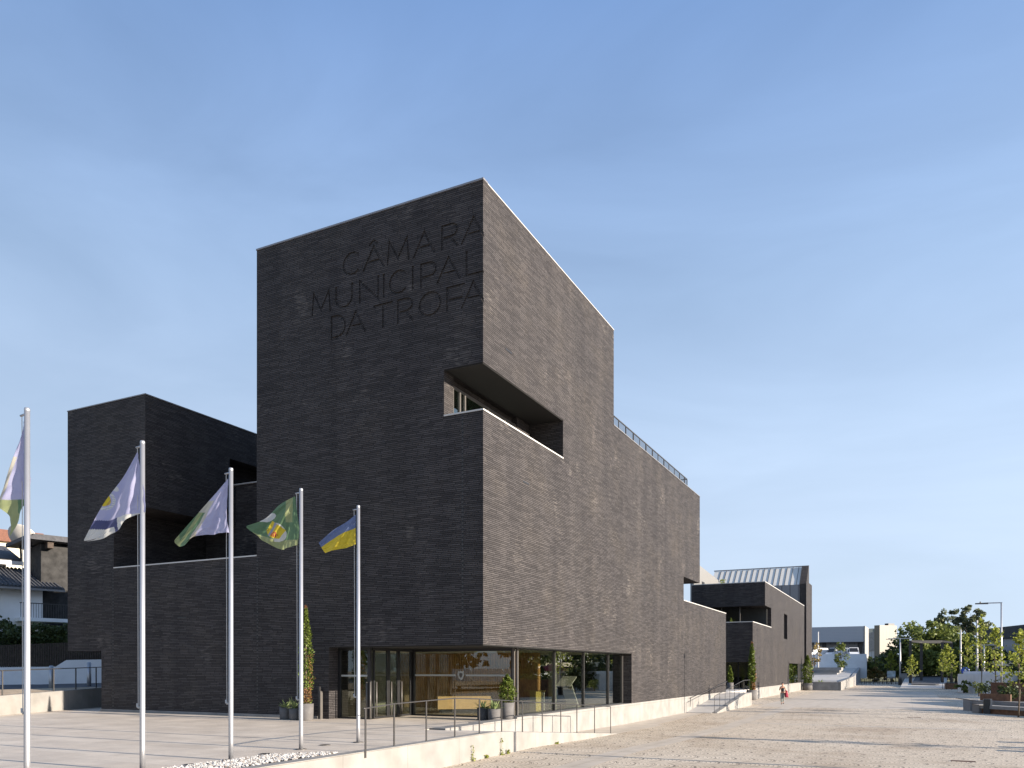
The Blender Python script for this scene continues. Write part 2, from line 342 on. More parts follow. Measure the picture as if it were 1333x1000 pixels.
def cloth_mat():
    m, nt, b, N, L = newmat('flag_cloth')
    o = nt.nodes['Material Output']
    at = N('ShaderNodeAttribute'); at.attribute_name = 'Col'
    L(at.outputs['Color'], b.inputs['Base Color']); b.inputs['Roughness'].default_value = .6; b.inputs['Sheen Weight'].default_value = .2
    tr = N('ShaderNodeBsdfTranslucent'); L(at.outputs['Color'], tr.inputs['Color'])
    mx = N('ShaderNodeMixShader'); mx.inputs[0].default_value = .55; L(b.outputs[0], mx.inputs[1]); L(tr.outputs[0], mx.inputs[2]); L(mx.outputs[0], o.inputs['Surface'])
    return m

def ribbed_mat(name, c1, c2, w_, axis='X', rough=.45, metal=.0):
    m, nt, b, N, L = newmat(name)
    uv = N('ShaderNodeUVMap'); uv.uv_map = 'UVMap'
    sx = N('ShaderNodeSeparateXYZ'); L(uv.outputs[0], sx.inputs[0])
    d_ = N('ShaderNodeMath'); d_.operation = 'DIVIDE'; L(sx.outputs[axis], d_.inputs[0]); d_.inputs[1].default_value = w_
    f = N('ShaderNodeMath'); f.operation = 'FRACT'; L(d_.outputs[0], f.inputs[0])
    r = ramp(N, [(.0, c2), (.10, c2), (.14, c1), (1., c1)]); L(f.outputs[0], r.inputs[0]); L(r.outputs[0], b.inputs['Base Color'])
    b.inputs['Roughness'].default_value = rough; b.inputs['Metallic'].default_value = metal
    return m

M = {}
M['brick'] = brick_mat('dark_brick', (.0590, .0545, .0530), (.20, .178, .158))
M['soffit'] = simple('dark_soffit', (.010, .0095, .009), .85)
M['concrete'] = concrete_mat('pale_concrete', (.262, .25, .232))
M['concrete_grey'] = concrete_mat('grey_concrete', (.31, .30, .29), 3.1)
M['white_render'] = simple('white_render', (.72, .72, .72), .85, var=.06, scale=1.2)
M['slabs'] = slab_mat(); M['cobble'] = cobble_mat()
M['cap'] = simple('white_metal_cap', (.50, .485, .46), .45, var=.05)
M['cap_dark'] = simple('grey_metal_cap', (.25, .24, .24), .4, .4, var=.08)
M['alu'] = simple('brushed_aluminium', (.44, .44, .45), .42, .7, var=.05, scale=3)
M['steel'] = simple('dark_painted_steel', (.045, .042, .040), .5, .2)
M['frame'] = simple('black_window_frame', (.018, .018, .019), .4)
M['mullion'] = simple('grey_mullion', (.12, .11, .10), .45, .3)
M['glass'] = glass_mat('window_glass'); M['glass_clear'] = glass_mat('clear_window_glass', (.86, .87, .83)); M['glass_far'] = glass_mat('smoked_glass', (.35, .45, .38), 2.0)
M['wood'] = simple('oak_panelling', (.60, .36, .15), .55, var=.25, scale=3)
M['wood_light'] = simple('pale_wood', (.55, .37, .18), .5, var=.1)
M['wood_brown'] = simple('weathered_wood', (.17, .085, .045), .7, var=.3, scale=5)
M['floor_in'] = simple('polished_floor', (.30, .27, .23), .25)
M['ceil_in'] = simple('white_ceiling', (.62, .64, .60), .9, var=.03)
M['wall_in'] = simple('pale_green_wall', (.30, .32, .27), .9, var=.05)
M['wall_dark'] = simple('dark_inner_wall', (.05, .052, .05), .9)
M['white'] = simple('white_lacquer', (.72, .74, .70), .4, var=.04)
M['yellow'] = simple('yellow_panel', (.62, .52, .16), .5, var=.06)
M['frost'] = simple('frosted_film', (.42, .44, .42), .6, var=.05)
M['pot'] = simple('grey_concrete_pot', (.115, .108, .104), .8, var=.15, bump=.2)
M['pot_dark'] = simple('charcoal_pot', (.06, .058, .058), .8, var=.15, bump=.2)
M['soil'] = simple('dark_soil', (.05, .035, .025), .95, var=.3, scale=20)
M['asphalt'] = simple('asphalt', (.07, .07, .075), .85, var=.2, scale=3, bump=.2)
M['sand'] = simple('sandy_ground', (.36, .28, .19), .95, var=.25, scale=2, bump=.3)
M['pave_grey'] = simple('grey_paving', (.45, .42, .38), .8, var=.15, scale=.8)
M['strip'] = concrete_mat('stone_band', (.52, .45, .365), 1.6, .2)
M['grass'] = simple('dry_grass', (.12, .12, .045), .95, var=.45, scale=1.5, bump=.4)
M['rust'] = simple('corten_steel', (.13, .06, .03), .8, var=.35, scale=5)
M['metal_light'] = ribbed_mat('pale_zinc_panels', (.21, .205, .195), (.13, .13, .13), .62)
M['metal_roof'] = simple('zinc_roof', (.60, .58, .53), .85, 0, var=.06)
M['metal_dark'] = ribbed_mat('grey_zinc_panels', (.20, .205, .215), (.09, .09, .10), 1.1)
M['clad_grey'] = ribbed_mat('grey_cladding', (.40, .41, .43), (.32, .33, .35), .35, 'Y')
M['silo'] = ribbed_mat('beige_cladding', (.15, .134, .103), (.12, .106, .08), 1.7)
M['silo_grey'] = ribbed_mat('grey_silo_tubes', (.45, .46, .48), (.2, .21, .23), 1.4)
M['tile_dark'] = simple('dark_roof_tiles', (.055, .056, .062), .8, var=.3, scale=6, bump=.4)
M['tile_red'] = simple('red_roof_tiles', (.26, .11, .06), .85, var=.3, scale=5, bump=.4)
M['cream'] = simple('cream_render', (.60, .55, .42), .9, var=.05)
M['dish'] = simple('beige_dish', (.50, .47, .42), .6, var=.05)
M['bark'] = simple('bark', (.16, .12, .085), .9, var=.3, scale=8, bump=.4)
M['bark_dark'] = simple('dark_bark', (.06, .045, .035), .9, var=.3, scale=6)
M['leaf_young'] = leaf_mat('young_leaves', (.09, .13, .02), (.34, .36, .065), .5)
M['leaf_mid'] = leaf_mat('mid_green_leaves', (.038, .064, .016), (.20, .23, .055), .35)
M['leaf_dark'] = leaf_mat('dark_green_leaves', (.016, .030, .010), (.07, .095, .026), .22)
M['leaf_euc'] = leaf_mat('eucalyptus_leaves', (.05, .068, .035), (.19, .21, .11), .35)
M['leaf_cyp'] = leaf_mat('cypress_leaves', (.03, .055, .010), (.15, .19, .03), .25, 3)
M['leaf_dead'] = leaf_mat('dead_cypress_leaves', (.14, .07, .03), (.32, .17, .08), .2, 3)
M['leaf_agave'] = leaf_mat('agave_leaves', (.10, .15, .06), (.32, .38, .16), .25, 4)
M['leaf_hedge'] = leaf_mat('hedge_leaves', (.02, .035, .012), (.075, .10, .03), .2, 1.5)
M['leaf_dry'] = leaf_mat('dry_leaves', (.11, .075, .02), (.30, .22, .07), .3)
M['cloth'] = cloth_mat()
M['gold'] = simple('white_pebble', (.62, .60, .56), .8, var=.2, scale=3)
M['car_white'] = simple('white_van_paint', (.72, .72, .72), .3, var=.02)
M['car_dark'] = simple('dark_car_paint', (.03, .03, .035), .25, .3)
M['tyre'] = simple('rubber', (.02, .02, .02), .85)
M['red'] = simple('red_plastic', (.45, .04, .05), .5)
M['blue'] = simple('blue_sign', (.02, .08, .45), .4)
M['rustbar'] = simple('rusty_grating', (.09, .045, .028), .8, var=.4, scale=30)
M['skin'] = simple('skin', (.45, .24, .16), .55, var=.06)
M['hair'] = simple('black_hair', (.012, .010, .010), .5)
M['black_cloth'] = simple('black_cloth', (.015, .015, .018), .85)
M['trousers'] = simple('grey_green_trousers', (.22, .24, .22), .85, var=.15, scale=14)
M['jacket'] = simple('crimson_cloth', (.24, .012, .035), .8, var=.2, scale=14)
M['umbrella_red'] = simple('red_canopy', (.40, .07, .07), .8)

# ------------------------------------------------------------------ ground
# plaza of setts: one sheet to the horizon, very gently falling along the building
ys = [-900, -60, -8, 0, 4, 8, 15, 60, 130, 240, 1500]
zs = [-.70, -.70, -.70, -.66, -.75, -.81, -.90, -.90, -.90, -.90, -.90]
g = MB()
for (a, za), (b_, zb) in zip(zip(ys, zs), zip(ys[1:], zs[1:])):
    g.face([(-900, a, za), (1500, a, za), (1500, b_, zb), (-900, b_, zb)])
bmesh.ops.remove_doubles(g.bm, verts=g.bm.verts, dist=1e-4)
struct(g.build('ground', M['cobble']))
def gz(y): return float(np.interp(y, ys, zs))
# bands of smooth stone let into the setts
b = MB()
for (a, b2) in zip([-30, -8, 0, 4, 8, 15], [-8, 0, 4, 8, 15, 37]):
    b.face([(4.45, a, gz(a)+.004), (5.25, a, gz(a)+.004), (5.25, b2, gz(b2)+.004), (4.45, b2, gz(b2)+.004)])
for y in (18.0,):
    b.face([(5.25, y, gz(y)+.004), (16.0, y, gz(y)+.004), (16.0, y+.8, gz(y+.8)+.004), (5.25, y+.8, gz(y+.8)+.004)])
struct(b.build('stone_band_paving', M['strip']))
b = MB(); b.face([(2.6, 37, -.896), (15.2, 37, -.896), (15.2, 84, -.896), (2.6, 84, -.896)]); struct(b.build('slab_paving', M['strip']))
# smooth stone verge along the foot of the plinth wall
b = MB(); b.face([(.02, 7.8, gz(8)+.008), (1.9, 7.8, gz(8)+.008), (1.9, 15, gz(15)+.008), (.02, 15, gz(15)+.008)])
b.face([(.02, 15, gz(15)+.008), (1.5, 15, gz(15)+.008), (1.2, 26.4, -.892), (.02, 26.4, -.892)])
struct(b.build('verge_paving', M['strip']))
# entrance terrace slab (z = 0)
b = MB(); b.box(-24, -.56, -60, 3.5, -1.3, 0); b.box(-.56, 1.6, -60, -2.7, -1.3, 0)
struct(b.build('terrace_paving', M['slabs']))
# rising ground on the left behind the low wall
b = MB()
P0, P1 = Vector((-17.5, -8.2)), Vector((-23.0, 4.2))
def up(p, z): return (p[0], p[1], z)
b.face([(-18.0, -60, .55), (-17.6, -8.2, .62), (-23.1, 4.2, .95), (-27.0, 3.0, .85), (-27.2, -60, .55)], 0)
struct(b.build('sandy_verge', M['sand']))
b = MB(); b.face([(-27.0, 3.0, .85), (-23.1, 4.2, .95), (-22.6, 40, 2.4), (-30, 40, 2.4), (-33.2, 6.2, .95), (-41, 2.2, .80), (-41, -60, .55), (-27.2, -60, .55)])
struct(b.build('road', M['asphalt']))
b = MB(); b.face([(-41, -60, .5), (-41, 2.2, .7), (-33.2, 6.2, .85), (-30, 40, 2.3), (-33, 120, 4), (-260, 120, 6), (-260, -60, 3)])
struct(b.build('hillside', M['grass']))

# ------------------------------------------------------------------ the dark brick town hall
TH = thing('brick_building', (-5, 0, 0), 'tall stepped dark brick building with recessed lettering and a corner slot balcony', 'building')
# walls, all butted box on box
b = MB()
b.box(-9.9, 0, 0, 12.93, 2.63, 9.4)                      # tower, up to the balcony floor
b.box(-9.9, -4.2, 0, 12.93, 9.4, 11.9)
b.box(-4.2, -1.5, 0, .62, 9.4, 11.9); b.box(-4.2, -1.5, 5.6, 12.93, 9.4, 11.9)
b.box(-4.2, -1.75, .62, 5.6, 11.6, 11.9)
b.box(-1.5, 0, 6.75, 12.93, 9.4, 11.9)
b.box(-1.5, -.22, 0, .22, 9.4, 10.33); b.box(-.22, 0, 0, 6.75, 9.4, 10.33)   # balcony parapets
b.box(-9.9, 0, .3, 12.93, 11.9, 17.9)
# second and third steps
b.box(-12, 0, 12.93, 26.06, 6.1, 13.4); b.box(-12, 0, 26.06, 30.34, 7.6, 13.4)
b.box(-12, 0, 12.93, 38.9, 2.63, 6.1); b.box(-12, 0, 15.65, 38.9, .1, 2.63)

# ground floor pier left of the entrance, terrace wall and left block
b.box(-9.9, -6.4, 0, 2.5, 0, 2.63)
b.box(-18.9, -9.9, 0, .4, 0, 6.16)
b.box(-21.18, -18.9, 0, .4, 2.63, 6.16)
b.box(-21.18, -18.1, 0, 5, 6.16, 8.63)
b.box(-21.18, -16.13, 0, 4.63, 8.63, 13.35); b.box(-21.18, -16.13, 9, 20, 8.63, 13.35)
b.box(-21.18, -16.13, 4.63, 9, 11.76, 13.35); b.box(-21.18, -16.13, 4.63, 9, 8.63, 10.0); b.box(-21.18, -16.9, 4.63, 9, 10.0, 11.76)
b.box(-18.9, -9.9, 5, 25, 0, 8.63); b.box(-16.13, -9.9, 5, 25, 8.63, 10.55)
b.box(-18.9, -18.5, .4, 5, 0, 6.0); b.box(-21.18, -18.9, .4, 5, 2.63, 6.0)
b.box(-18.5, -9.9, .4, 5, 4.9, 5.2)
wall = b.build('wall', M['brick'], TH)
# lettered panel, cut with real grooves
def arc(cx, cz, rx, rz, a0, a1, n=14): return [(cx + rx*math.cos(R(a0+(a1-a0)*i/n)), cz + rz*math.sin(R(a0+(a1-a0)*i/n))) for i in range(n+1)]
H_ = .77
def glyph(ch, w_):
    if ch == 'A': return [[(0, 0), (w_/2, H_), (w_, 0)], [(w_*.2, .27), (w_*.8, .27)]]
    if ch == 'Â': return [[(0, 0), (w_/2, H_), (w_, 0)], [(w_*.2, .27), (w_*.8, .27)], [(w_*.32, H_+.10), (w_*.5, H_+.22), (w_*.68, H_+.10)]]
    if ch == 'C': return [arc(w_*.56, H_/2, w_*.56, H_/2, 48, 312, 20)]
    if ch == 'M': return [[(0, 0), (w_*.08, H_), (w_/2, .12), (w_*.92, H_), (w_, 0)]]
    if ch == 'R': return [[(0, 0), (0, H_)] + [(w_*.45, H_)] + arc(w_*.5, H_*.73, w_*.5, H_*.27, 90, -90, 10) + [(.05, H_*.46)], [(w_*.5, H_*.46), (w_, 0)]]
    if ch == 'P': return [[(0, 0), (0, H_)] + [(w_*.45, H_)] + arc(w_*.5, H_*.70, w_*.5, H_*.30, 90, -90, 10) + [(.05, H_*.40)]]
    if ch == 'U': return [[(0, H_)] + [(0, w_/2)] + arc(w_/2, w_/2, w_/2, w_/2, 180, 360, 12) + [(w_, H_)]]
    if ch == 'N': return [[(0, 0), (0, H_), (w_, 0), (w_, H_)]]
    if ch == 'I': return [[(0, 0), (0, H_)]]
    if ch == 'L': return [[(0, H_), (0, 0), (w_, 0)]]
    if ch == 'D': return [[(0, H_), (0, 0), (w_*.35, 0)] + arc(w_*.35, H_/2, w_*.65, H_/2, -90, 90, 14) + [(.0, H_)]]
    if ch == 'T': return [[(0, H_), (w_, H_)], [(w_/2, 0), (w_/2, H_)]]
    if ch == 'O': return [arc(w_/2, H_/2, w_/2, H_/2, 0, 360, 28)]
    if ch == 'F': return [[(0, 0), (0, H_), (w_, H_)], [(0, .36), (w_*.85, .36)]]
LET = [('C', -5.73, 15.97, .68), ('Â', -4.84, 15.97, .88), ('M', -3.80, 15.97, .88), ('A', -2.70, 15.97, .82), ('R', -1.57, 15.97, .6), ('A', -.80, 15.97, .88),
       ('M', -7.17, 14.87, .84), ('U', -6.06, 14.87, .72), ('N', -5.00, 14.87, .80), ('I', -3.96, 14.87, 0), ('C', -3.70, 14.87, .66), ('I', -2.75, 14.87, 0), ('P', -2.41, 14.87, .60), ('A', -1.76, 14.87, .88), ('L', -.62, 14.87, .68),
       ('D', -6.27, 13.84, .62), ('A', -5.60, 13.84, .84), ('T', -4.36, 13.84, .74), ('R', -3.36, 13.84, .6), ('O', -2.47, 13.84, .84), ('F', -1.37, 13.84, .64), ('A', -.80, 13.84, .86)]
def ribbon(bm, pts, hw, y0, y1, closed=False):
    P = [Vector(p) for p in pts]
    if closed: P = P[:-1]
    n = len(P); L_, R_ = [], []
    for i in range(n):
        a = P[i-1] if (i > 0 or closed) else None; c = P[(i+1) % n] if (i < n-1 or closed) else None
        t1 = (P[i]-a).normalized() if a is not None else None; t2 = (c-P[i]).normalized() if c is not None else None
        t = ((t1 or t2) + (t2 or t1)).normalized(); nn = Vector((-t.y, t.x))
        ref = Vector((-(t1 or t2).y, (t1 or t2).x)); k = min(2.2, 1/max(.2, nn.dot(ref)))
        q = P[i].copy()
        if a is None: q -= t*hw*.9
        if c is None: q += t*hw*.9
        L_.append(q + nn*hw*k); R_.append(q - nn*hw*k)
    rows = []
    for i in range(n):
        rows.append([bm.verts.new((L_[i].x, y0, L_[i].y)), bm.verts.new((R_[i].x, y0, R_[i].y)), bm.verts.new((R_[i].x, y1, R_[i].y)), bm.verts.new((L_[i].x, y1, L_[i].y))])
    m_ = n if closed else n-1
    for i in range(m_):
        r0, r1 = rows[i], rows[(i+1) % n]
        for k in range(4): bm.faces.new((r0[k], r0[(k+1) % 4], r1[(k+1) % 4], r1[k]))
    if not closed: bm.faces.new(rows[0][::-1]); bm.faces.new(rows[-1])
cut = bmesh.new()
for k, (ch, x, z, w_) in enumerate(LET):
    for j, st in enumerate(glyph(ch, w_)):
        cl = ch == 'O'
        e = .0007*(k % 5) + .0011*j
        ribbon(cut, [(x+p[0], z+p[1]) for p in st], .042, -.2, .040 + e*.6, cl)
bmesh.ops.recalc_face_normals(cut, faces=cut.faces)
cme = bpy.data.meshes.new('cutter'); cut.to_mesh(cme); cut.free(); co = bpy.data.objects.new('cutter', cme); C.objects.link(co)
pb = MB(); pb.box(-9.9, 0, 0, .3, 11.9, 17.9)
pme = bpy.data.meshes.new('panel'); pb.bm.to_mesh(pme); po = bpy.data.objects.new('panel', pme); C.objects.link(po)
md = po.modifiers.new('b', 'BOOLEAN'); md.operation = 'DIFFERENCE'; md.object = co; md.solver = 'EXACT'; md.use_self = True
dg = bpy.context.evaluated_depsgraph_get(); dg.update()
em = bpy.data.meshes.new_from_object(po.evaluated_get(dg))
bpy.data.objects.remove(po); bpy.data.objects.remove(co)
pb.bm.clear(); pb.bm.from_mesh(em)
print('lettered faces', len(pb.bm.faces))
pb.build('lettered_wall', M['brick'], TH)
# soffit of the ground-floor recess and ceiling of the balcony
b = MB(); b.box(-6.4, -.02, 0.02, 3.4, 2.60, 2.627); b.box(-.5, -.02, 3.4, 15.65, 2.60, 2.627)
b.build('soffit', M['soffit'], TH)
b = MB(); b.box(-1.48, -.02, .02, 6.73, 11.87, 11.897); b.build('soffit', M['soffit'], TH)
# parapet caps
def cap(x0, x1, y0, y1, z, mat='cap', h=.05):
    MB().box(x0, x1, y0, y1, z, z+h).build('parapet_cap', M[mat], TH)
cap(-9.92, .02, -.02, .3, 17.9, 'cap_dark', .06); cap(-.3, .02, .3, 12.95, 17.9, 'cap', .03)
cap(-1.5, .02, -.02, .22, 10.33); cap(-.22, .02, .22, 6.75, 10.33)
cap(-.3, .02, 12.93, 30.36, 13.4, 'cap_dark', .04)
cap(-.3, .02, 26.06, 38.9, 6.1); cap(-6, .02, 38.9, 38.92, 6.1)
cap(-18.1, -9.9, -.02, .42, 6.16); cap(-16.5, -9.9, 4.9, 5.2, 10.55)
cap(-21.2, -16.11, -.02, .3, 13.35, 'cap_dark', .04); cap(-16.4, -16.11, .3, 20, 13.35, 'cap_dark', .04)
# plinth of pale concrete
b = MB(); b.box(-.55, .012, -2.4, -.02, -1.3, .03); b.box(-.55, .012, -.02, 2.5, -1.3, .05)
b.box(-.55, .012, 2.5, 15.65, -1.3, .10); b.box(-.4, .012, 15.65, 38.92, -1.3, .105)
b.build('plinth', M['concrete'], TH)
MB().box(-18.95, -6.9, -.03, 0, -.2, .10).build('plinth', M['concrete'], TH)
# glazing ---------------------------------------------------------
def pane(x0, x1, y0, y1, z0, z1, name='window_pane', mat='glass', parent=TH): return MB().box(x0, x1, y0, y1, z0, z1).build(name, M[mat], parent)
fr = MB()
for a, c in zip((3.48, 6.98, 10.25, 13.49), (6.94, 10.21, 13.45, 15.5)): pane(-.52, -.50, a, c, .12, 2.56)
fr.box(-.55, -.46, 3.45, 15.6, 2.56, 2.60); fr.box(-.55, -.46, 3.45, 15.6, .10, .13)
fr.build('window_frame', M['frame'], TH)
for y in (6.96, 10.23, 13.47): MB().box(-.54, -.43, y-.02, y+.02, .13, 2.56).build('mullion', M['steel'], TH)
MB().box(-.54, -.44, 15.5, 15.64, .13, 2.56).build('mullion', M['steel'], TH)
MB().box(-.46, -.01, 2.52, 15.64, .10, .106).build('window_sill', M['pot'], TH)
# corner posts
MB().box(-.58, -.50, 3.30, 3.38, 0, 2.6).build('mullion', M['mullion'], TH); MB().box(-.48, -.41, 3.40, 3.48, 0.05, 2.6).build('mullion', M['mullion'], TH)
# front glazing set back under the overhang
pane(-4.92, -.66, 3.39, 3.41, .06, 2.50, mat='glass_clear')
f2 = MB(); f2.box(-5.04, -4.92, 3.34, 3.46, 0, 2.6); f2.box(-4.92, -.66, 3.35, 3.45, 0, .06); f2.box(-4.92, -.66, 3.35, 3.45, 2.50, 2.6); f2.box(-.66, -.60, 3.36, 3.44, 0, 2.6)
f2.build('window_frame', M['frame'], TH)
MB().box(-4.9, -3.03, 3.375, 3.387, 1.55, 1.62).build('frosted_strip', M['frost'], TH)
MB().box(-2.59, -.7, 3.375, 3.387, 1.55, 1.62).build('frosted_strip', M['frost'], TH)
em_ = MB(); sh = [(-.13, .17), (-.05, .15), (0, .18), (.05, .15), (.13, .17), (.14, 0), (.09, -.12), (0, -.19), (-.09, -.12), (-.14, 0)]
em_.prism([(-2.81 + x, 3.370, 1.585 + z) for x, z in sh], (0, .012, 0)); em = em_.build('shield_emblem', M['frost'], TH)
i2 = MB(); i2.prism([(-2.81 + x*.5, 3.364, 1.585 + z*.5) for x, z in sh], (0, .005, 0)); i2.build('inner_shield', M['pot'], em)
# left pane flush with the facade, angled door leaves between it and the front glazing
pane(-6.28, -5.05, .55, .57, .06, 2.50); fl = MB(); fl.box(-6.38, -6.28, .5, .62, 0, 2.6); fl.box(-6.28, -5.05, .52, .60, 0, .06); fl.box(-6.28, -5.05, .52, .60, 2.5, 2.6); fl.box(-5.05, -4.93, .5, .62, 0, 2.6)
fl.build('window_frame', M['frame'], TH)
MB().box(-6.26, -5.06, .535, .547, 1.55, 1.61).build('frosted_strip', M['frost'], TH)
def obox(mb, p, q, t, z0, z1):
    p, q = Vector(p), Vector(q); dd = (q-p).normalized(); n = Vector((-dd.y, dd.x))*t/2
    mb.prism([(*(p+n), z0), (*(q+n), z0), (*(q-n), z0), (*(p-n), z0)], (0, 0, z1-z0)); return mb
A0, A1 = Vector((-4.93, .62)), Vector((-5.02, 3.34))
for s0, s1 in ((.04, .36), (.40, .62), (.66, .96)):
    dr = obox(MB(), A0.lerp(A1, s0), A0.lerp(A1, s1), .02, .08, 2.45).build('glass_door', M['glass'], TH)
    q = MB()
    for s in (s0, s1): obox(q, A0.lerp(A1, s-.018), A0.lerp(A1, s+.018), .06, .02, 2.5)
    obox(q, A0.lerp(A1, s0+.02), A0.lerp(A1, s1-.02), .05, .02, .08); q.build('door_frame', M['frame'], dr)
    h = A0.lerp(A1, s0+.03) + Vector((.09, -.03))
    MB().tube([(h.x, h.y, .1), (h.x, h.y, 1.35)], .025, 8).build('door_handle', M['mullion'], dr)
obox(MB(), A0, A1, .07, 2.5, 2.6).build('window_frame', M['frame'], TH)
for x in (-5.02, -4.86): MB().tube([(x, .42, .05), (x, .42, 1.35)], .03, 8).build('door_handle', M['mullion'], TH)
# rooms behind the glass
rm = MB(); rm.box(-9.8, -.56, 3.5, 16.2, .0, .02); rm.box(-9.8, -5.1, .6, 3.5, .0, .02); rm.build('indoor_floor', M['floor_in'], TH)
rm = MB(); rm.box(-9.8, -.56, 3.5, 16.2, 2.56, 2.6); rm.box(-6.35, -5.1, .65, 3.3, 2.57, 2.598); rm.build('indoor_ceiling', M['ceil_in'], TH)
rm = MB(); rm.box(-9.8, -2.2, 9.2, 9.35, .02, 2.56)
for i in range(60): rm.box(-9.8 + i*.127, -9.72 + i*.127, 9.16, 9.2, .02, 2.56)
rm.build('wood_wall', M['wood'], TH)
rm = MB(); rm.box(-9.8, -.35, 16.05, 16.2, .02, 2.56); rm.build('indoor_wall', M['wall_in'], TH)
rm = MB(); rm.box(-9.85, -9.7, .6, 16.05, .02, 2.56); rm.build('indoor_wall', M['wall_in'], TH)
rm = MB(); rm.box(-1.6, -1.3, 8.9, 9.1, .02, 2.56); rm.build('column', M['wall_in'], TH)
# slot balcony: window band in its back wall with a dim room behind
pane(-1.60, -1.58, .62, 5.55, 9.45, 11.55, mat='glass_far')
q = MB(); q.box(-1.63, -1.55, .62, 5.6, 11.5, 11.6)
for y in (.66, 1.15, 1.5, 3.2, 4.6, 5.55): q.box(-1.63, -1.53, y-.04, y+.04, 9.42, 11.5)
q.build('window_frame', M['mullion'], TH)
q = MB(); q.box(-4.15, -1.7, .65, 5.55, 9.402, 9.42); q.build('indoor_floor', M['floor_in'], TH)
q = MB(); q.box(-4.15, -1.7, .65, 5.55, 11.56, 11.6); q.build('indoor_ceiling', M['ceil_in'], TH)
q = MB(); q.box(-4.18, -4.1, .65, 5.55, 9.42, 11.56); q.build('indoor_wall', M['wall_in'], TH)
MB().box(-1.5, -.22, .22, 6.75, 9.402, 9.43).build('balcony_floor', M['concrete_grey'], TH)
# thin column framing the see-through corner above the lower wing
MB().box(-3.3, -3.1, 30.05, 30.34, 6.1, 7.6).build('column', M['cap_dark'], TH)
# roof-terrace railing of the second step
rl = MB(); pts = [14.0, 15.1, 16.3, 17.4, 18.5, 19.7, 20.8, 22.0, 23.1, 24.3, 25.5, 26.7, 27.4]
rl.box(-.14, -.10, 13.3, 27.4, 13.93, 13.98); rl.box(-.135, -.105, 13.3, 27.4, 13.50, 13.52); rl.box(-4, -.14, 27.36, 27.40, 13.93, 13.98)
for y in pts: rl.box(-.14, -.10, y-.03, y+.03, 13.4, 13.93)
y = 13.3
while y < 27.35: rl.box(-.127, -.113, y, y+.012, 13.52, 13.93); y += .13
rl.build('railing', M['steel'], TH)
# toothed movement joints running up the brick
M['joint'] = ribbed_mat('toothed_joint', (.045, .041, .039), (.008, .008, .008), .14, 'Y', .7)
M['joint'].node_tree.nodes['Color Ramp'].color_ramp.elements[1].position = .38; M['joint'].node_tree.nodes['Color Ramp'].color_ramp.elements[2].position = .44
for (x, z0, z1) in ((-.78, 2.66, 10.30), (-9.87, .12, 6.14), (-18.14, .12, 6.14)): MB().box(x-.035, x+.035, -.004, .02, z0, z1).build('movement_joint', M['joint'], TH)
for (y, z0, z1) in ((16.4, 2.68, 13.36), (30.4, .14, 6.05), (8.1, 2.66, 17.8)): MB().box(-.02, .004, y-.02, y+.02, z0, z1).build('movement_joint', M['joint'], TH)
# wall lamp / vents: small slots in the brick
for (y, z) in ((1.6, 12.9), (3.0, 8.6)): MB().box(-.01, .012, y, y+.5, z, z+.05).build('vent', M['frame'], TH)
MB().box(-14.2, -13.7, -.012, .01, 3.9, 3.95).build('vent', M['frame'], TH)

# ------------------------------------------------------------------ second brick building
B2 = thing('brick_building', (-5, 70, -.9), 'low dark brick building behind the tall one, with stepped roofline, narrow window and pale plinth', 'building')
b = MB()
b.box(-7.2, 0, 75.2, 90.57, 2.55, 10.4); b.box(-7.2, 0, 61.53, 70.9, 0.1, 10.4)
b.box(-7.2, 0, 73.6, 75.2, .1, 10.4); b.box(-7.2, 0, 70.9, 73.6, .1, 5.3); b.box(-7.2, 0, 70.9, 73.6, 8.15, 10.4); b.box(-7.2, -.5, 70.9, 73.6, 5.3, 8.15)
b.box(-7.2, 0, 57.6, 61.53, 8.1, 10.4)
b.box(-14, 0, 50.7, 61.53, 2.5, 5.6); b.box(-.3, 0, 50.7, 61.53, 5.6, 6.1); b.box(-14, -.3, 50.7, 51.0, 5.6, 6.1)
b.box(-.25, 0, 50.7, 61.53, .1, 2.5); b.box(-14, -.25, 54.5, 61.53, .1, 2.5)
b.box(-7.2, -.5, 75.2, 90.57, .1, 2.55)
b.box(-7.2, -.3, 90.57, 92.6, -.9, 9.8)
b.build('wall', M['brick'], B2)
b = MB(); b.box(-.4, .012, 50.68, 90.6, -1.3, .12); b.build('plinth', M['concrete'], B2)
def cap2(*a, mat='cap', h=.06): MB().box(*a, a[5] if len(a) > 5 else 0).build('parapet_cap', M[mat], B2)
for (x0, x1, y0, y1, z) in ((-.3, .02, 57.6, 90.6, 10.4), (-7.2, -.3, 57.58, 57.9, 10.4), (-.3, .02, 50.68, 61.53, 6.1), (-9, -.3, 50.68, 51.0, 6.1)):
    MB().box(x0, x1, y0, y1, z, z+.07).build('parapet_cap', M['cap'], B2)
MB().box(-.12, -.10, 75.3, 84.5, .16, 2.5).build('window_pane', M['glass_far'], B2)
q = MB(); q.box(-.2, -.06, 75.2, 84.6, .12, .16); q.box(-.2, -.06, 84.5, 84.7, .16, 2.55); q.build('window_frame', M['mullion'], B2)
MB().box(-.5, -.02, 84.7, 90.57, .12, 2.55).build('window_jamb', M['frame'], B2)
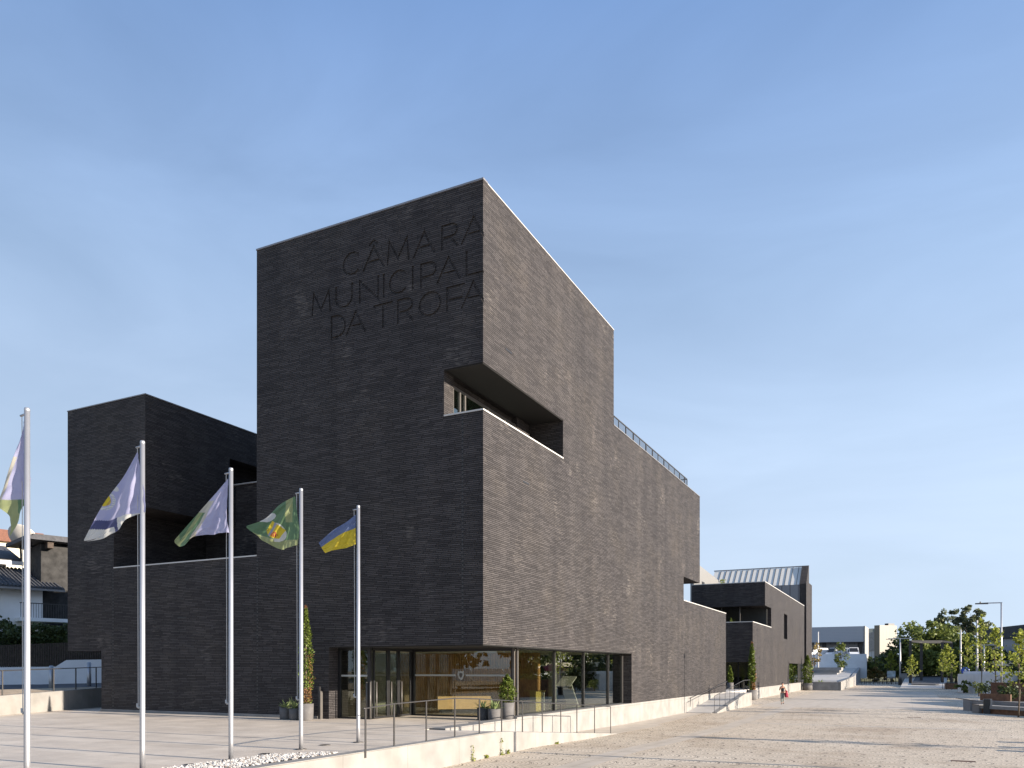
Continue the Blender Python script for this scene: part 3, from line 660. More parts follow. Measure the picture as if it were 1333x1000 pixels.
# terrace window and entrance of the gap side
MB().box(-7.0, -2.6, 58.6, 58.62, 5.62, 8.1).build('window_pane', M['glass'], B2)
q = MB()
for x in (-7.0, -4.4, -2.6): MB().box(x-.05, x+.05, 58.55, 58.7, 5.62, 8.1).build('mullion', M['mullion'], B2)
MB().box(-7, -.4, 61.3, 61.5, 5.62, 8.1).build('indoor_wall', M['wall_dark'], B2)
MB().box(-8.0, -.26, 53.0, 53.02, .1, 2.45).build('window_pane', M['glass'], B2)
q = MB()
for x in (-8, -5.5, -3.2, -1.7, -.32): MB().box(x-.05, x+.05, 52.95, 53.08, .0, 2.5).build('mullion', M['frame'], B2)
MB().box(-8, -.26, 54.3, 54.45, .1, 2.5).build('indoor_wall', M['cream'], B2)
MB().box(-3.0, -.9, 53.6, 54.2, .1, 1.1).build('counter', M['wall_dark'], B2)

# ------------------------------------------------------------------ metal roofed hall at the far end
B3 = thing('metal_roofed_hall', (-8, 96, -.9), 'zinc clad hall with a ribbed sloping metal roof and a brick end wall', 'building')
MB().box(-13, -.9, 93.0, 93.3, -.9, 13.6).build('wall', M['metal_dark'], B3)
MB().prism([(0, 93.0, -.9), (0, 100.2, -.9), (0, 100.2, 14.1), (0, 96.4, 14.1), (0, 96.4, 16.5), (0, 96.0, 16.5), (0, 93.0, 13.7)], (-.9, 0, 0)).build('end_wall', M['brick'], B3)
MB().prism([(-.9, 93.0, 13.6), (-.9, 96.2, 16.35), (-.9, 96.2, 16.0), (-.9, 93.3, 13.4)], (-12.3, 0, 0)).build('roof', M['metal_roof'], B3)
rb = MB()
for i in range(15):
    x = -1.3 - i*.78
    rb.prism([(x, 92.97, 13.645), (x, 96.2, 16.42), (x, 96.2, 16.33), (x, 92.97, 13.53)], (-.05, 0, 0))
rb.build('roof_ribs', M['steel'], B3)
MB().box(-13.3, .02, 96.15, 96.4, 16.42, 16.56).build('ridge_cap', M['cap_dark'], B3)
# pale wing with falling roofline
MB().prism([(-12, 78.3, -.9), (-12, 78.3, 15.75), (-12, 93.0, 14.75), (-12, 93.0, -.9)], (-.45, 0, 0)).build('side_wing', M['metal_light'], B3)
MB().box(-12.01, -11.97, 82.7, 84.2, 13.0, 13.55).build('window', M['frame'], B3)


# ------------------------------------------------------------------ ramps, low walls, handrails
rw = MB()
prof = [(-60, .02), (-2.7, .02), (7.7, -.78), (7.9, -.80)]
rw.prism([(1.6, y, z) for y, z in prof] + [(1.6, 7.9, -1.4), (1.6, -60, -1.4)], (.3, 0, 0))
tag(rw.build('retaining_wall', M['concrete']), 'long pale concrete wall edging the entrance terrace and its front ramp', 'low wall')
r1 = MB(); r1.prism([(.015, -2.7, 0), (.015, 7.7, -.80), (.015, 7.7, -1.4), (.015, -2.7, -1.4)], (1.58, 0, 0)); struct(r1.build('ramp', M['pave_grey']))
rw = MB()
prof = [(26.8, -.86), (36.5, .06), (39.1, .06)]
rw.prism([(1.6, y, z) for y, z in prof] + [(1.6, 39.1, -1.4), (1.6, 26.8, -1.4)], (.3, 0, 0))
tag(rw.build('retaining_wall', M['concrete']), 'short pale concrete wall rising beside the far ramp to the second entrance', 'low wall')
r2 = MB(); r2.prism([(.015, 26.6, -.88), (.015, 36.5, .02), (.015, 39.0, .02), (.015, 39.0, -1.4), (.015, 26.6, -1.4)], (1.58, 0, 0)); struct(r2.build('ramp', M['pave_grey']))
MB_ = MB(); MB_.box(-9, 1.6, 38.95, 40.6, -1.3, .03); MB_.box(-9, -.3, 40.6, 52.9, -1.3, .03); struct(MB_.build('landing', M['pave_grey']))

def handrail(name, posts, rail, label, r=.016):
    t = thing(name, (posts[0][0], posts[0][1], posts[0][2]), label, 'handrail')
    for (x, y, z0, z1) in posts: MB().box(x-.008, x+.008, y-.025, y+.025, z0, z1).build('post', M['steel'], t)
    MB().tube(rail, r, 8).build('top_rail', M['steel'], t)
    return t
def rz1(y): return np.interp(y, [-9, -4.5, 7.6], [.98, 1.05, .30])
def bz1(y): return np.interp(y, [-9, -2.7, 7.7], [.0, .0, -.80])
py = [-7.54, -6.16, -4.77, -3.43, -2.07, -.66, .84, 2.39, 3.88, 5.69, 7.53]
handrail('handrail', [(1.915, -8.85, -.12, .96)] + [(1.75, y, bz1(y), rz1(y)) for y in py],
         [(1.93, -8.95, .955), (1.915, -8.8, .96)] + [(1.75, y, float(rz1(y))) for y in py] , 'long dark steel handrail along the front ramp wall')
def rz2(y): return np.interp(y, [26.7, 36.5, 39], [.15, 1.02, 1.02])
py = [26.74, 28.3, 30, 31.5, 33.1, 34.8, 36.6, 39.0]
handrail('handrail', [(1.75, y, np.interp(y, [26.8, 36.5], [-.88, .06]), rz2(y)) for y in py], [(1.75, y, float(rz2(y))) for y in py], 'dark steel handrail on the outer wall of the far ramp', .022)
handrail('handrail', [(.12, y, z-.06, z) for y, z in ((27.4, 0.0), (33.4, .45), (38.6, .9))], [(.12, 27.2, -.55), (.12, 27.3, 0.0), (.12, 33.4, .45), (.12, 38.8, .92)], 'slim dark handrail fixed along the brick side of the far ramp', .02)

# ------------------------------------------------------------------ gravel strip at the foot of the flagpoles
rng = np.random.default_rng(5)
V, F = [], []
oc = np.array([(1,0,0),(-1,0,0),(0,1,0),(0,-1,0),(0,0,1),(0,0,-1)], float); of = [(0,2,4),(2,1,4),(1,3,4),(3,0,4),(2,0,5),(1,2,5),(3,1,5),(0,3,5)]
for i in range(4200):
    y = rng.uniform(-16.5, -9.35); x0 = .50 if y < -10.2 else .50 + (y+10.2)*1.0
    x = rng.uniform(x0, 1.56); r = rng.uniform(.018, .042)
    a = rng.uniform(0, 6.28); q = oc * (r*rng.uniform(.8, 1.3), r*rng.uniform(.8, 1.3), r*.75)
    q = np.stack([q[:, 0]*math.cos(a)-q[:, 1]*math.sin(a), q[:, 0]*math.sin(a)+q[:, 1]*math.cos(a), q[:, 2]], 1) + (x, y, .012 + rng.uniform(0, .02))
    b0 = len(V); V += q.tolist(); F += [tuple(k+b0 for k in f) for f in of]
pm, pnt, pb_, pN, pL = newmat('white_pebbles'); pg = pN('ShaderNodeNewGeometry'); pr = ramp(pN, [(.0, (.13, .10, .08)), (.3, (.33, .31, .285)), (.8, (.50, .485, .46))]); pL(pg.outputs['Random Per Island'], pr.inputs[0]); pL(pr.outputs[0], pb_.inputs['Base Color']); pb_.inputs['Roughness'].default_value = .8
go = mesh_obj('gravel', V, F, pm); tag(go, 'strip of white pebbles between the flagpoles and the low wall', 'gravel', kind='stuff')
b = MB(); b.face([(.50, -16.5, .004), (1.57, -16.5, .004), (1.57, -9.2, .004), (.5, -10.2, .004)]); struct(b.build('gravel_bed', M['soil']))
# recessed uplights in the terrace paving
for i, ((x, y), lb) in enumerate(zip([(.34, -12.16), (.23, -10.09), (.05, -7.95)], ['black recessed ground light nearest the left end of the pebble strip', 'black recessed ground light beside the middle of the pebble strip', 'black recessed ground light just before the two-coloured flag pole'])):
    t = thing('ground_light', (x, y, 0), lb, 'ground light', 'recessed lights in front of the flagpoles')
    MB().lathe((x, y, .004), [(.13, 0), (.13, .008), (.10, .008)], 20).build('ring', M['mullion'], t)
    MB().lathe((x, y, .004), [(.10, .0), (.10, .006), (0, .006)], 20).build('lens', M['frame'], t)
b = MB(); b.box(13.53, 14.12, 1.9, 2.12, gz(2)-.05, gz(2)+.014)
tag(b.build('drain_grating', M['rustbar']), 'rusty slot drain grating in the cobbles at the lower right', 'drain')
b = MB(); b.box(12.45, 13.15, 27.3, 27.55, -.95, -.888); tag(b.build('drain_grating', M['rustbar']), 'dark slot drain grating farther up the plaza, left of the benches', 'drain')

# ------------------------------------------------------------------ flagpoles and flags
def smoothgrid(ctrl, nu, nv):
    """Catmull-Rom surface through a grid of control points ctrl[v][u]"""
    c = np.array(ctrl, float)
    def cr(P, n):
        P = np.concatenate([[2*P[0]-P[1]], P, [2*P[-1]-P[-2]]]); m = len(P)-3; out = []
        for i in range(n+1):
            t = i/n*m; k = min(int(t), m-1); f = t-k; a, b, c_, d_ = P[k], P[k+1], P[k+2], P[k+3]
            out.append(.5*((2*b)+(-a+c_)*f+(2*a-5*b+4*c_-d_)*f*f+(-a+3*b-3*c_+d_)*f**3))
        return np.array(out)
    rows = cr(c, nv); return np.stack([cr(r, nu) for r in rows])
LAV, GRN, CRM, YEL, WHT, NAVY, LGRN, RED_ = (.46,.46,.64), (.13,.23,.12), (.55,.52,.43), (.70,.54,.04), (.70,.69,.64), (.08,.09,.20), (.34,.38,.18), (.48,.05,.05)
def ell(x, y, cx, cy, rx, ry, ang=0):
    c, s_ = math.cos(R(ang)), math.sin(R(ang)); dx, dy = x-cx, y-cy
    return math.hypot((dx*c+dy*s_)/rx, (-dx*s_+dy*c)/ry)
def col1(x, y):
    if y > 648 + (x-3)*(-.2) + 6: return LGRN if x < 22 or y > 668 else GRN
    if x < 21 - (y-595)*.28 + 3 and y > 596: return CRM
    return LAV
def col2(x, y):
    e = ell(x, y, 139, 653, 13, 8.5, -58)
    if ell(x, y, 151, 637, 3.4, 3.4) < 1: return WHT
    if e < .62: return YEL if (int(x*1.1+y*.7) % 5) else (.50,.30,.12)
    if e < .74: return LAV
    if e < 1: return WHT if (int((x-y)*1.9) % 3) else (.42,.45,.5)
    if y > 681 - (x-115)*.2:
        if x > 148 and x < 152: return NAVY
        if x < 148 and y > 691 - (x-115)*.16: return WHT
        if x >= 152: return WHT
        return NAVY
    return LAV
def col3(x, y):
    l_ = 274 - (y-654)*.52
    if y < 652 or x > l_ + 5: return LAV
    if x > l_: return CRM
    if y < 667 and x > 257: return CRM
    if abs((x-256) + (y-674)*.72) < 2.2: return LGRN  # light catching a diagonal fold, painted into the cloth colour
    return GRN if x > 232 else LGRN
def col4(x, y):
    u, v = (x-357)*.82 + (y-692)*.57, -(x-357)*.57 + (y-692)*.82
    if ell(x, y, 349, 675, 11, 4, -28) < 1 and y < 680: return WHT
    if abs(u) < 10.5 and -10 < v < 9 - (abs(u)/8)**2*3:
        if abs(x - 354.5 + (y-690)*.5) < 2.3: return (.32,.33,.40)
        if ell(x, y, 357.5, 696.5, 4.2, 3.4) < 1 and (int(x*1.3) % 3): return RED_
        if .5 < ell(x, y, 347, 689, 2.6, 2.6) < 1: return (.35,.28,.05)
        return YEL
    if ell(x, y, 358, 693, 14.5, 12, 30) < 1 and x > 357: return WHT
    if y > 697 + (x-340)*.35 and x < 362: return LGRN
    if 372 < x < 381 and y < 680: return LGRN
    if y > 703: return LGRN
    return GRN
def col5(x, y):
    return (.15,.20,.36) if y < np.interp(x, [412, 418, 440, 464], [716, 712, 697, 687]) else YEL
FL = [  # pole y, photo column, top row, control points of the cloth (column, row, bulge) rows top -> bottom, hoist -> fly
 (-15.20, 35, 12.29, 531, [[(31,548,0),(26,572,.05),(20,600,-.05),(2,652,0)], [(33,590,0),(26,612,-.09),(17,630,.06),(2,660,-.05)], [(37,622,-.04),(29,642,.10),(18,656,-.08),(12,672,.06)], [(33,650,0),(26,664,-.08),(20,680,.08),(12,698,0)]], col1,
  'flag half hidden behind the leftmost pole, lavender and cream with a green end', 'tall aluminium flagpole at the left edge of the picture'),
 (-13.19, 185, 14.06, 574, [[(179,588,0),(160,622,.06),(137,658,-.04),(112,704,0)], [(183,615,0),(168,640,-.10),(148,665,.08),(114,705,-.03)], [(188,640,-.06),(172,660,.10),(150,680,-.06),(124,700,.05)], [(189,667,-.05),(172,673,-.06),(152,690,.10),(114,706,0)]], col2,
  'lavender flag with a round crest and a pale folded corner', 'aluminium flagpole flying the lavender flag with a round crest'),
 (-11.24, 303, 15.73, 609, [[(297,623,0),(277,645,.05),(256,670,-.05),(226,702,0)], [(296,650,0),(282,662,-.10),(262,680,.08),(226,706,.05)], [(296,672,0),(284,680,.08),(262,692,-.08),(232,711,.04)], [(299,694,0),(280,695,-.05),(255,699,.06),(242,711,0)]], col3,
  'lavender flag with a cream band and a rolled green end', 'aluminium flagpole flying the lavender flag with a rolled green end'),
 (-9.00, 391, 17.84, 636, [[(384,646,0),(364,657,.05),(346,676,-.06),(322,685,0)], [(387,668,0),(370,672,-.14),(352,687,.08),(322,688,.05)], [(390,690,-.06),(374,692,.12),(352,699,-.12),(334,697,.06)], [(388,710,-.04),(374,714,-.10),(362,714,.12),(340,703,0)]], col4,
  'green flag with a yellow shield and red emblem', 'aluminium flagpole flying the green flag with a yellow shield'),
 (-7.05, 467, 19.53, 658, [[(463,670,0),(450,680,.04),(434,691,-.04),(415,707,0)], [(463,685,0),(449,692,-.06),(433,701,.05),(417,711,-.02)], [(463,700,0),(449,704,.08),(434,709,-.05),(420,716,.03)], [(463,709,0),(455,712,-.04),(437,716,.06),(423,720,0)]], col5,
  'small flag with a grey blue upper half and yellow lower half', 'aluminium flagpole nearest the glass entrance'),
]
PX = [.23, .31, .42, .24, .34]
for (y, px, dist, top, ctrl, cf, lab, plab), x in zip(FL, PX):
    t = thing('flagpole', (x, y, 0), plab, 'flagpole', 'flagpoles in a row before the entrance')
    zt = 1.8 + (872-top)/1031*dist
    MB().tube([(x, y, 0), (x, y, .4), (x, y, zt-.05)], [.048, .047, .041], 20).build('pole', M['alu'], t)
    MB().lathe((x, y, zt-.05), [(.041, 0), (.044, .02), (.037, .05), (0, .055)], 16).build('pole_cap', M['alu'], t)
    MB().tube([(x, y, zt-.09), (x-.16, y, zt-.10)], .018, 8).build('top_arm', M['alu'], t)
    MB().lathe((x, y, 0.002), [(.13, 0), (.13, .012), (.08, .016)], 20).build('base_plate', M['mullion'], t)
    MB().tube([(x-.13, y, zt-.10), (x-.125, y, zt-.6), (x-.11, y, 1.1)], .007, 6).build('halyard', M['cap'], t)
    MB().tube([(x-.07, y, 1.12), (x-.13, y, 1.14), (x-.13, y, 1.2)], .02, 8).build('cleat', M['cap'], t)
    nu, nv = 150, 110
    G = smoothgrid(ctrl, nu, nv); k = dist/1031
    
    fx = (G[..., 0]-666.5)/1031; rx, ry, rz = -.4466 + .8947*fx, .8947 + .4466*fx, (872-G[..., 1])/1031   # plane y = pole
    tt = (y - .02 + 22.84)/ry; vx = 12.46 + tt*rx; vz = 1.8 + tt*rz
    uu = np.linspace(0, 1, nu+1)[None, :]; vv = np.linspace(0, 1, nv+1)[:, None]
    wob = .030*np.sin(uu*17 + vv*5 + px)*np.minimum(1, uu*3+.15) + .018*np.sin(uu*31 - vv*11 + px*.3)*np.minimum(1, uu*4) + .012*np.sin(vv*34 + uu*9)
    ddx, ddy = ctrl[0][0][0] + 3 - G[..., 0], G[..., 1] - ctrl[0][0][1] + 3      # creases fan out from the upper hoist corner
    th_ = np.arctan2(ddy, np.maximum(ddx, .5)); rr_ = np.hypot(ddx, ddy)/70
    wob = .055*rr_*np.sin(th_*15 + px) + .020*rr_*np.sin(th_*37 + px*.7) + .008*np.sin(vv*30 + uu*7)
    fold = G[..., 2]*.35 + wob; vy = y - .02 + fold*.87; vx = vx - fold*.49
    verts = np.stack([vx, vy, vz], -1).reshape(-1, 3); W_ = nu+1
    faces = [(j*W_+i, j*W_+i+1, (j+1)*W_+i+1, (j+1)*W_+i) for j in range(nv) for i in range(nu)]
    o = mesh_obj('flag', verts, faces, M['cloth']); o.data.shade_smooth()
    ca = o.data.color_attributes.new('Col', 'FLOAT_COLOR', 'POINT')
    gp = G.reshape(-1, 3); cols = np.ones((len(gp), 4), np.float32)
    for i, p in enumerate(gp): cols[i, :3] = cf(p[0], p[1])
    ca.data.foreach_set('color', cols.ravel())
    tag(o, lab, 'flag', 'flags flying before the town hall')

# ------------------------------------------------------------------ plants: leaf clouds
def leaf_mesh(name, pts, size, rng, mat, parent, up=.3, aspect=.6, world=True, nrm=None):
    n = len(pts); pts = np.asarray(pts)
    nv = rng.normal(size=(n, 3)); nv[:, 2] += up
    if nrm is not None: nv = nv*.6 + np.asarray(nrm)
    nv /= np.linalg.norm(nv, axis=1, keepdims=True)
    t = np.cross(nv, rng.normal(size=(n, 3))); t /= np.linalg.norm(t, axis=1, keepdims=True); bt = np.cross(nv, t)
    s = (size*rng.uniform(.6, 1.35, n))[:, None]
    q = np.stack([pts - t*s, pts + bt*s*aspect - t*s*.1, pts + t*s, pts - bt*s*aspect - t*s*.1], 1).reshape(-1, 3)
    return mesh_obj(name, q, [(4*i, 4*i+1, 4*i+2, 4*i+3) for i in range(n)], mat, parent, world)
def cloud(c, rad, ncl, nleaf, rng, shell=.62, clr=.34, flat=1.):
    """leaf points gathered in clumps inside an ellipsoid"""
    c = np.array(c); rad = np.array(rad); out = []
    for i in range(ncl):
        dv = rng.normal(size=3); dv /= np.linalg.norm(dv); p = c + dv*rad*rng.uniform(.35, .92)**shell
        rr = clr*rad.mean()*rng.uniform(.6, 1.25)
        k = max(4, int(nleaf/ncl*rng.uniform(.6, 1.4)))
        e = rng.normal(size=(k, 3)); e /= np.linalg.norm(e, axis=1, keepdims=True); e *= (rng.uniform(.25, 1, k)**.5)[:, None]
        out.append(p + e*rr*(1, 1, .75*flat))
    return np.concatenate(out)
def tree(name, loc, h, spread, label, seed, leaf, bark='bark_dark', n=2600, size=.34, trunk=.16, crown_from=.3, group=None, ncl=46, stems=1, shape=None, clr=.30):
    rng = np.random.default_rng(seed)
    t = thing(name, loc, label, 'tree', group)
    x, y, z = loc; mb = MB()
    ct = h*crown_from
    mb.tube([(x, y, z-.2), (x+.02*h, y, z+h*.35), (x-.01*h, y+.01*h, z+h*.62), (x, y, z+h*.85)], [trunk, trunk*.8, trunk*.5, trunk*.15], 8)
    for i in range(7):
        a = i*2.4 + rng.uniform(0, 1); zz = z + h*rng.uniform(.3, .6); L_ = spread*rng.uniform(.5, .8)
        mb.tube([(x, y, zz), (x+L_*.5*math.cos(a), y+L_*.5*math.sin(a), zz+h*.10), (x+L_*math.cos(a), y+L_*math.sin(a), zz+h*.24)], [trunk*.45, trunk*.3, trunk*.1], 6)
    mb.build('trunk', M[bark], t)
    pts = []
    for (ox, oy, oz, rx, ry, rz, fr) in (shape or [(0, 0, (1+crown_from)/2, 1, 1, (1-crown_from)/2, 1.)]):
        pts.append(cloud((x+ox*spread, y+oy*spread, z+oz*h), (rx*spread, ry*spread, rz*h), max(3, int(ncl*fr)), int(n*fr), rng, clr=clr))
    leaf_mesh('crown', np.concatenate(pts), size, rng, M[leaf], t)
    return t
def young_tree(loc, h, label, seed, n=260, size=.11, spread=.8, group='young trees along the plaza', crown_from=.35, lean=0., stake=False, leaf='leaf_young'):
    rng = np.random.default_rng(seed); t = thing('young_tree', loc, label, 'tree', group)
    x, y, z = loc; mb = MB(); k = h/4.5
    top = (x+lean*h, y, z+h)
    tr = [(x, y, z-.05), (x+lean*h*.3+.03*k, y+.02, z+h*.3), (x+lean*h*.6-.03*k, y, z+h*.6), top]
    mb.tube(tr, [.040*k, .034*k, .022*k, .006], 8)
    ends = []
    for i in range(16):
        f = crown_from + (1-crown_from)*(i/16)**1.0*.92; a = i*2.39996
        L_ = spread*(1.05-(f-crown_from)/(1-crown_from)*.8)*rng.uniform(.65, 1.1)
        p0 = Vector((x+lean*h*f, y, z+h*f)); p1 = p0 + Vector((math.cos(a)*L_, math.sin(a)*L_, L_*.75))
        pm = (p0+p1)/2 - Vector((0, 0, L_*.08)); mb.tube([p0, pm, p1], [.014*k, .009*k, .003], 5); ends.append((p0, pm, p1))
    mb.build('trunk', M['bark'], t)
    pts = []
    for i in range(n):
        p0, pm, p1 = ends[rng.integers(len(ends))]; f = rng.uniform(.25, 1.08)
        p = p0.lerp(p1, f); pts.append((p.x+rng.normal()*.10*k, p.y+rng.normal()*.10*k, p.z+rng.normal()*.10*k))
    for i in range(n//8): f = rng.uniform(.75, 1.02); pts.append((x+lean*h*f+rng.normal()*.08, y+rng.normal()*.08, z+h*f))
    leaf_mesh('crown', pts, size, rng, M[leaf], t, up=.5, aspect=.75)
    if stake: MB().tube([(x+.3, y, z), (x+.3, y, z+1.6)], .025, 6).build('stake', M['bark'], t)
    return t
def cypress(loc, h, r, label, seed, group=None, n=2600, dead=True, pot=None, size=.045, cat='potted tree', name='cypress'):
    rng = np.random.default_rng(seed); t = thing(name, loc, label, cat, group); x, y, z = loc
    z0 = z
    if pot:
        pr, ph = pot; MB().lathe((x, y, z), [(pr*.86, 0), (pr*.95, .02), (pr, ph), (pr*.9, ph), (pr*.88, ph-.06), (0, ph-.06)], 28).build('pot', M['pot'], t); z0 = z + ph
    MB().tube([(x, y, z0-.08), (x, y, z0+h*.9)], [.05, .01], 8).build('trunk', M['bark'], t)
    pts, dp = [], []
    for i in range(n):
        f = rng.uniform(0, 1); a = rng.uniform(0, 6.283)
        rr = r*(min(1, .72+f*1.2) if f < .25 else 1.02*(1-((f-.25)/.75)**2.2)+.03)*(1+.22*math.sin(a*3+f*25)+.12*math.sin(a*7-f*40))*rng.uniform(.65, 1.08)
        p = (x+rr*math.cos(a), y+rr*math.sin(a), z0+.02+f*h)
        isdead = dead and ((f < .16 and math.cos(a-.3) > -.5 and rng.random() < .75) or (f < .5 and math.cos(a-.2) > .86 and rng.random() < .55) or f > .975)
        (dp if isdead else pts).append(p)
    leaf_mesh('foliage', pts, size, rng, M['leaf_cyp'], t, up=1.2, aspect=.5)
    if dp: leaf_mesh('dead_foliage', dp, size, rng, M['leaf_dead'], t, up=1., aspect=.45)
    return t
def agave(loc, pr, ph, nl, L_, label, seed, pot='pot', cat='potted plant', group=None, wleaf=.035):
    rng = np.random.default_rng(seed); t = thing('potted_plant', loc, label, cat, group); x, y, z = loc
    MB().lathe((x, y, z), [(pr*.86, 0), (pr*.95, .02), (pr, ph), (pr*.9, ph), (pr*.88, ph-.05), (0, ph-.05)], 28).build('pot', M[pot], t)
    mb = MB()
    for i in range(nl):
        a = i*2.39996 + rng.uniform(-.2, .2); e = rng.uniform(.25, 1.35); l = L_*rng.uniform(.75, 1.1); dr = Vector((math.cos(a), math.sin(a), 0)); sd_ = Vector((-math.sin(a), math.cos(a), 0))
        b0 = Vector((x, y, z+ph-.03)) + dr*pr*.25*rng.uniform(.2, 1)
        prev = None
        for k in range(5):
            f = k/4; p = b0 + dr*(l*f*math.cos(e)) + Vector((0, 0, l*(f*math.sin(e) - .28*f*f*math.cos(e)))); wd = wleaf*(1-f)**.7*(.7+.6*f) + .002
            cur = (p - sd_*wd, p + Vector((0, 0, -wd*.5)), p + sd_*wd)
            if prev: mb.face((prev[0], prev[1], cur[1], cur[0])); mb.face((prev[1], prev[2], cur[2], cur[1]))
            prev = cur
    mb.build('leaves', M['leaf_agave'], t)
    return t
# pots left of the entrance
cypress((-6.62, -.98, 0), 3.45, .225, 'slender cypress with browned twigs in a grey pot left of the entrance', 3, pot=(.27, .60), n=3600)
agave((-7.16, -.95, 0), .20, .42, 34, .52, 'spiky yellow green plant in a small grey pot beside the cypress', 4)
agave((-7.72, -.80, 0), .22, .44, 26, .36, 'bushy low plant in a dark grey pot, leftmost of the pots by the entrance', 6, wleaf=.05)
# pots right of the entrance, under the corner
cypress((-.30, 2.35, 0.05), .98, .27, 'small cone shaped conifer in a grey pot at the glass corner', 8, pot=(.24, .58), n=2200, dead=False, size=.04, name='conifer')
agave((-.62, 1.95, 0), .23, .42, 40, .42, 'spiky grey green plant in a pale grey pot before the glass corner', 10)
agave((-1.12, 2.05, 0), .22, .44, 30, .42, 'spiky plant in a charcoal pot before the front glazing', 11, pot='pot_dark')
# intercom post by the jamb
t = thing('intercom_post', (-6.72, -.12, 0), 'narrow dark steel post left of the entrance doors', 'post')
MB().box(-6.78, -6.69, -.16, -.06, 0, 1.18).build('post', M['steel'], t); MB().box(-6.69, -6.64, -.18, -.05, 0, 1.02).build('side_plate', M['mullion'], t)
# things in the lobby
t = thing('reception_desk', (-3.6, 5.2, .02), 'long pale wooden bench in the lobby behind the front glazing', 'bench')
obox(MB(), (-4.9, 5.0), (-3.2, 6.4), .6, .18, .70).build('seat_block', M['wood_light'], t); obox(MB(), (-4.8, 5.08), (-3.3, 6.32), .4, .02, .18).build('plinth', M['frame'], t)
t = thing('display_plinth', (-2.1, 9.0, .02), 'yellow and white display box standing inside the side window', 'display box')
MB().box(-2.25, -1.95, 8.35, 8.95, .02, .86).build('front_panel', M['yellow'], t); MB().box(-2.25, -1.9, 8.95, 9.15, .02, .8).build('side_panel', M['white'], t); MB().box(-2.5, -1.5, 8.3, 8.34, .86, .90).build('top_board', M['yellow'], t)
t = thing('lectern', (-1.6, 11.3, .02), 'leaning white lectern stand inside the side window', 'lectern')
MB().prism([(-1.9, 11.75, .02), (-1.3, 11.75, .02), (-1.35, 10.9, 1.15), (-1.85, 10.9, 1.15)], (0, .07, .02)).build('leg_panel', M['white'], t)
MB().prism([(-1.95, 10.55, 1.02), (-1.25, 10.55, 1.02), (-1.25, 11.35, 1.45), (-1.95, 11.35, 1.45)], (0, .0, .05)).build('reading_board', M['white'], t)
MB().box(-1.95, -1.25, 11.5, 11.9, .02, .05).build('base', M['white'], t)
t = thing('ticket_desk', (-8.6, 4.0, .02), 'pale white counter in the left pane of the entrance', 'counter')
MB().box(-8.9, -7.6, 3.2, 3.8, .02, .72).build('counter_block', M['white'], t); MB().box(-9.0, -7.5, 3.1, 3.9, .72, .76).build('counter_top', M['wood_light'], t)
t = thing('poster_board', (-4.6, 15.9, 1.2), 'pair of white notices on the far wall of the lobby', 'notice')
for x in (-2.6, -1.4): MB().box(x, x+.7, 15.98, 16.03, .8, 1.45).build('notice', M['white'], t)
# weeds at the foot of the low wall
wl = ['tall wispy weed at the foot of the low wall, nearest the camera', 'tall wispy weed at the foot of the low wall, farther from the camera', 'small green weed tuft left of the farther tall weed', 'small green weed tuft right of the farther tall weed', 'tiny weed tuft along the ramp wall near its low end']
for i, (y, hgt, n) in enumerate(((-4.15, .45, 26), (-2.45, .5, 28), (-3.35, .10, 22), (-2.05, .12, 30), (1.6, .06, 18))):
    rng = np.random.default_rng(60+i); zz = gz(y); t = thing('weed', (1.95, y, zz), wl[i], 'weed', 'weeds along the low wall')
    MB().tube([(1.95, y, zz), (1.94, y+.02, zz+hgt*.6), (1.95, y, zz+hgt)], .004, 5).build('stem', M['leaf_young'], t)
    pts = np.stack([1.95+rng.normal(0, .015, n), y+rng.normal(0, .03 if hgt > .2 else .05, n), zz+rng.uniform(0, hgt, n)**1.0], 1)
    pts2 = np.stack([1.97+rng.normal(0, .02, 16), y+rng.normal(0, .045, 16), zz+rng.uniform(0, .08, 16)], 1)
    leaf_mesh('leaves', np.concatenate([pts, pts2]), .03, rng, M['leaf_young'], t, up=.6)
# plant on the roof terrace of the left wing and on the far roof
for (p, s_, lb) in (((-14.1, .75, 5.9), .30, 'small green bush showing above the left terrace parapet'), ((-4.0, 57.9, 10.35), .5, 'little green plant behind the far dark parapet')):
    rng = np.random.default_rng(77); t = thing('bush', p, lb, 'bush'); MB().tube([p, (p[0], p[1], p[2]+s_*.7)], .02, 6).build('stem', M['bark'], t)
    leaf_mesh('foliage', cloud((p[0], p[1], p[2]+s_*.55), (s_*1.1, s_*.8, s_*.55), 10, 240, rng), .055, rng, M['leaf_young'], t)
# potted trees along the second building
cypress((.12, 49.6, -.9), 4.2, .28, 'tall narrow cypress in a pot at the corner of the second brick building', 21, pot=(.42, .9), n=1500, dead=True, size=.12)
cypress((.75, 87.4, -.9), 3.6, .62, 'bright green conical conifer in a pot near the end of the second brick building', 22, pot=(.65, .95), n=1300, dead=False, size=.13, name='conifer')
agave((2.1, 90.0, -.9), .40, .7, 26, .9, 'small bright potted plant beside the conical conifer', 23, wleaf=.10)
cypress((-1.9, 50.2, .03), 1.5, .20, 'slim conifer in a pot before the recessed glass entrance', 24, pot=(.30, .6), n=700, dead=False, size=.10, name='conifer')
cypress((-3.3, 57.75, 5.65), 1.3, .22, 'tiny yellowish conifer on the terrace of the second brick building', 25, n=400, dead=False, size=.08, name='conifer')

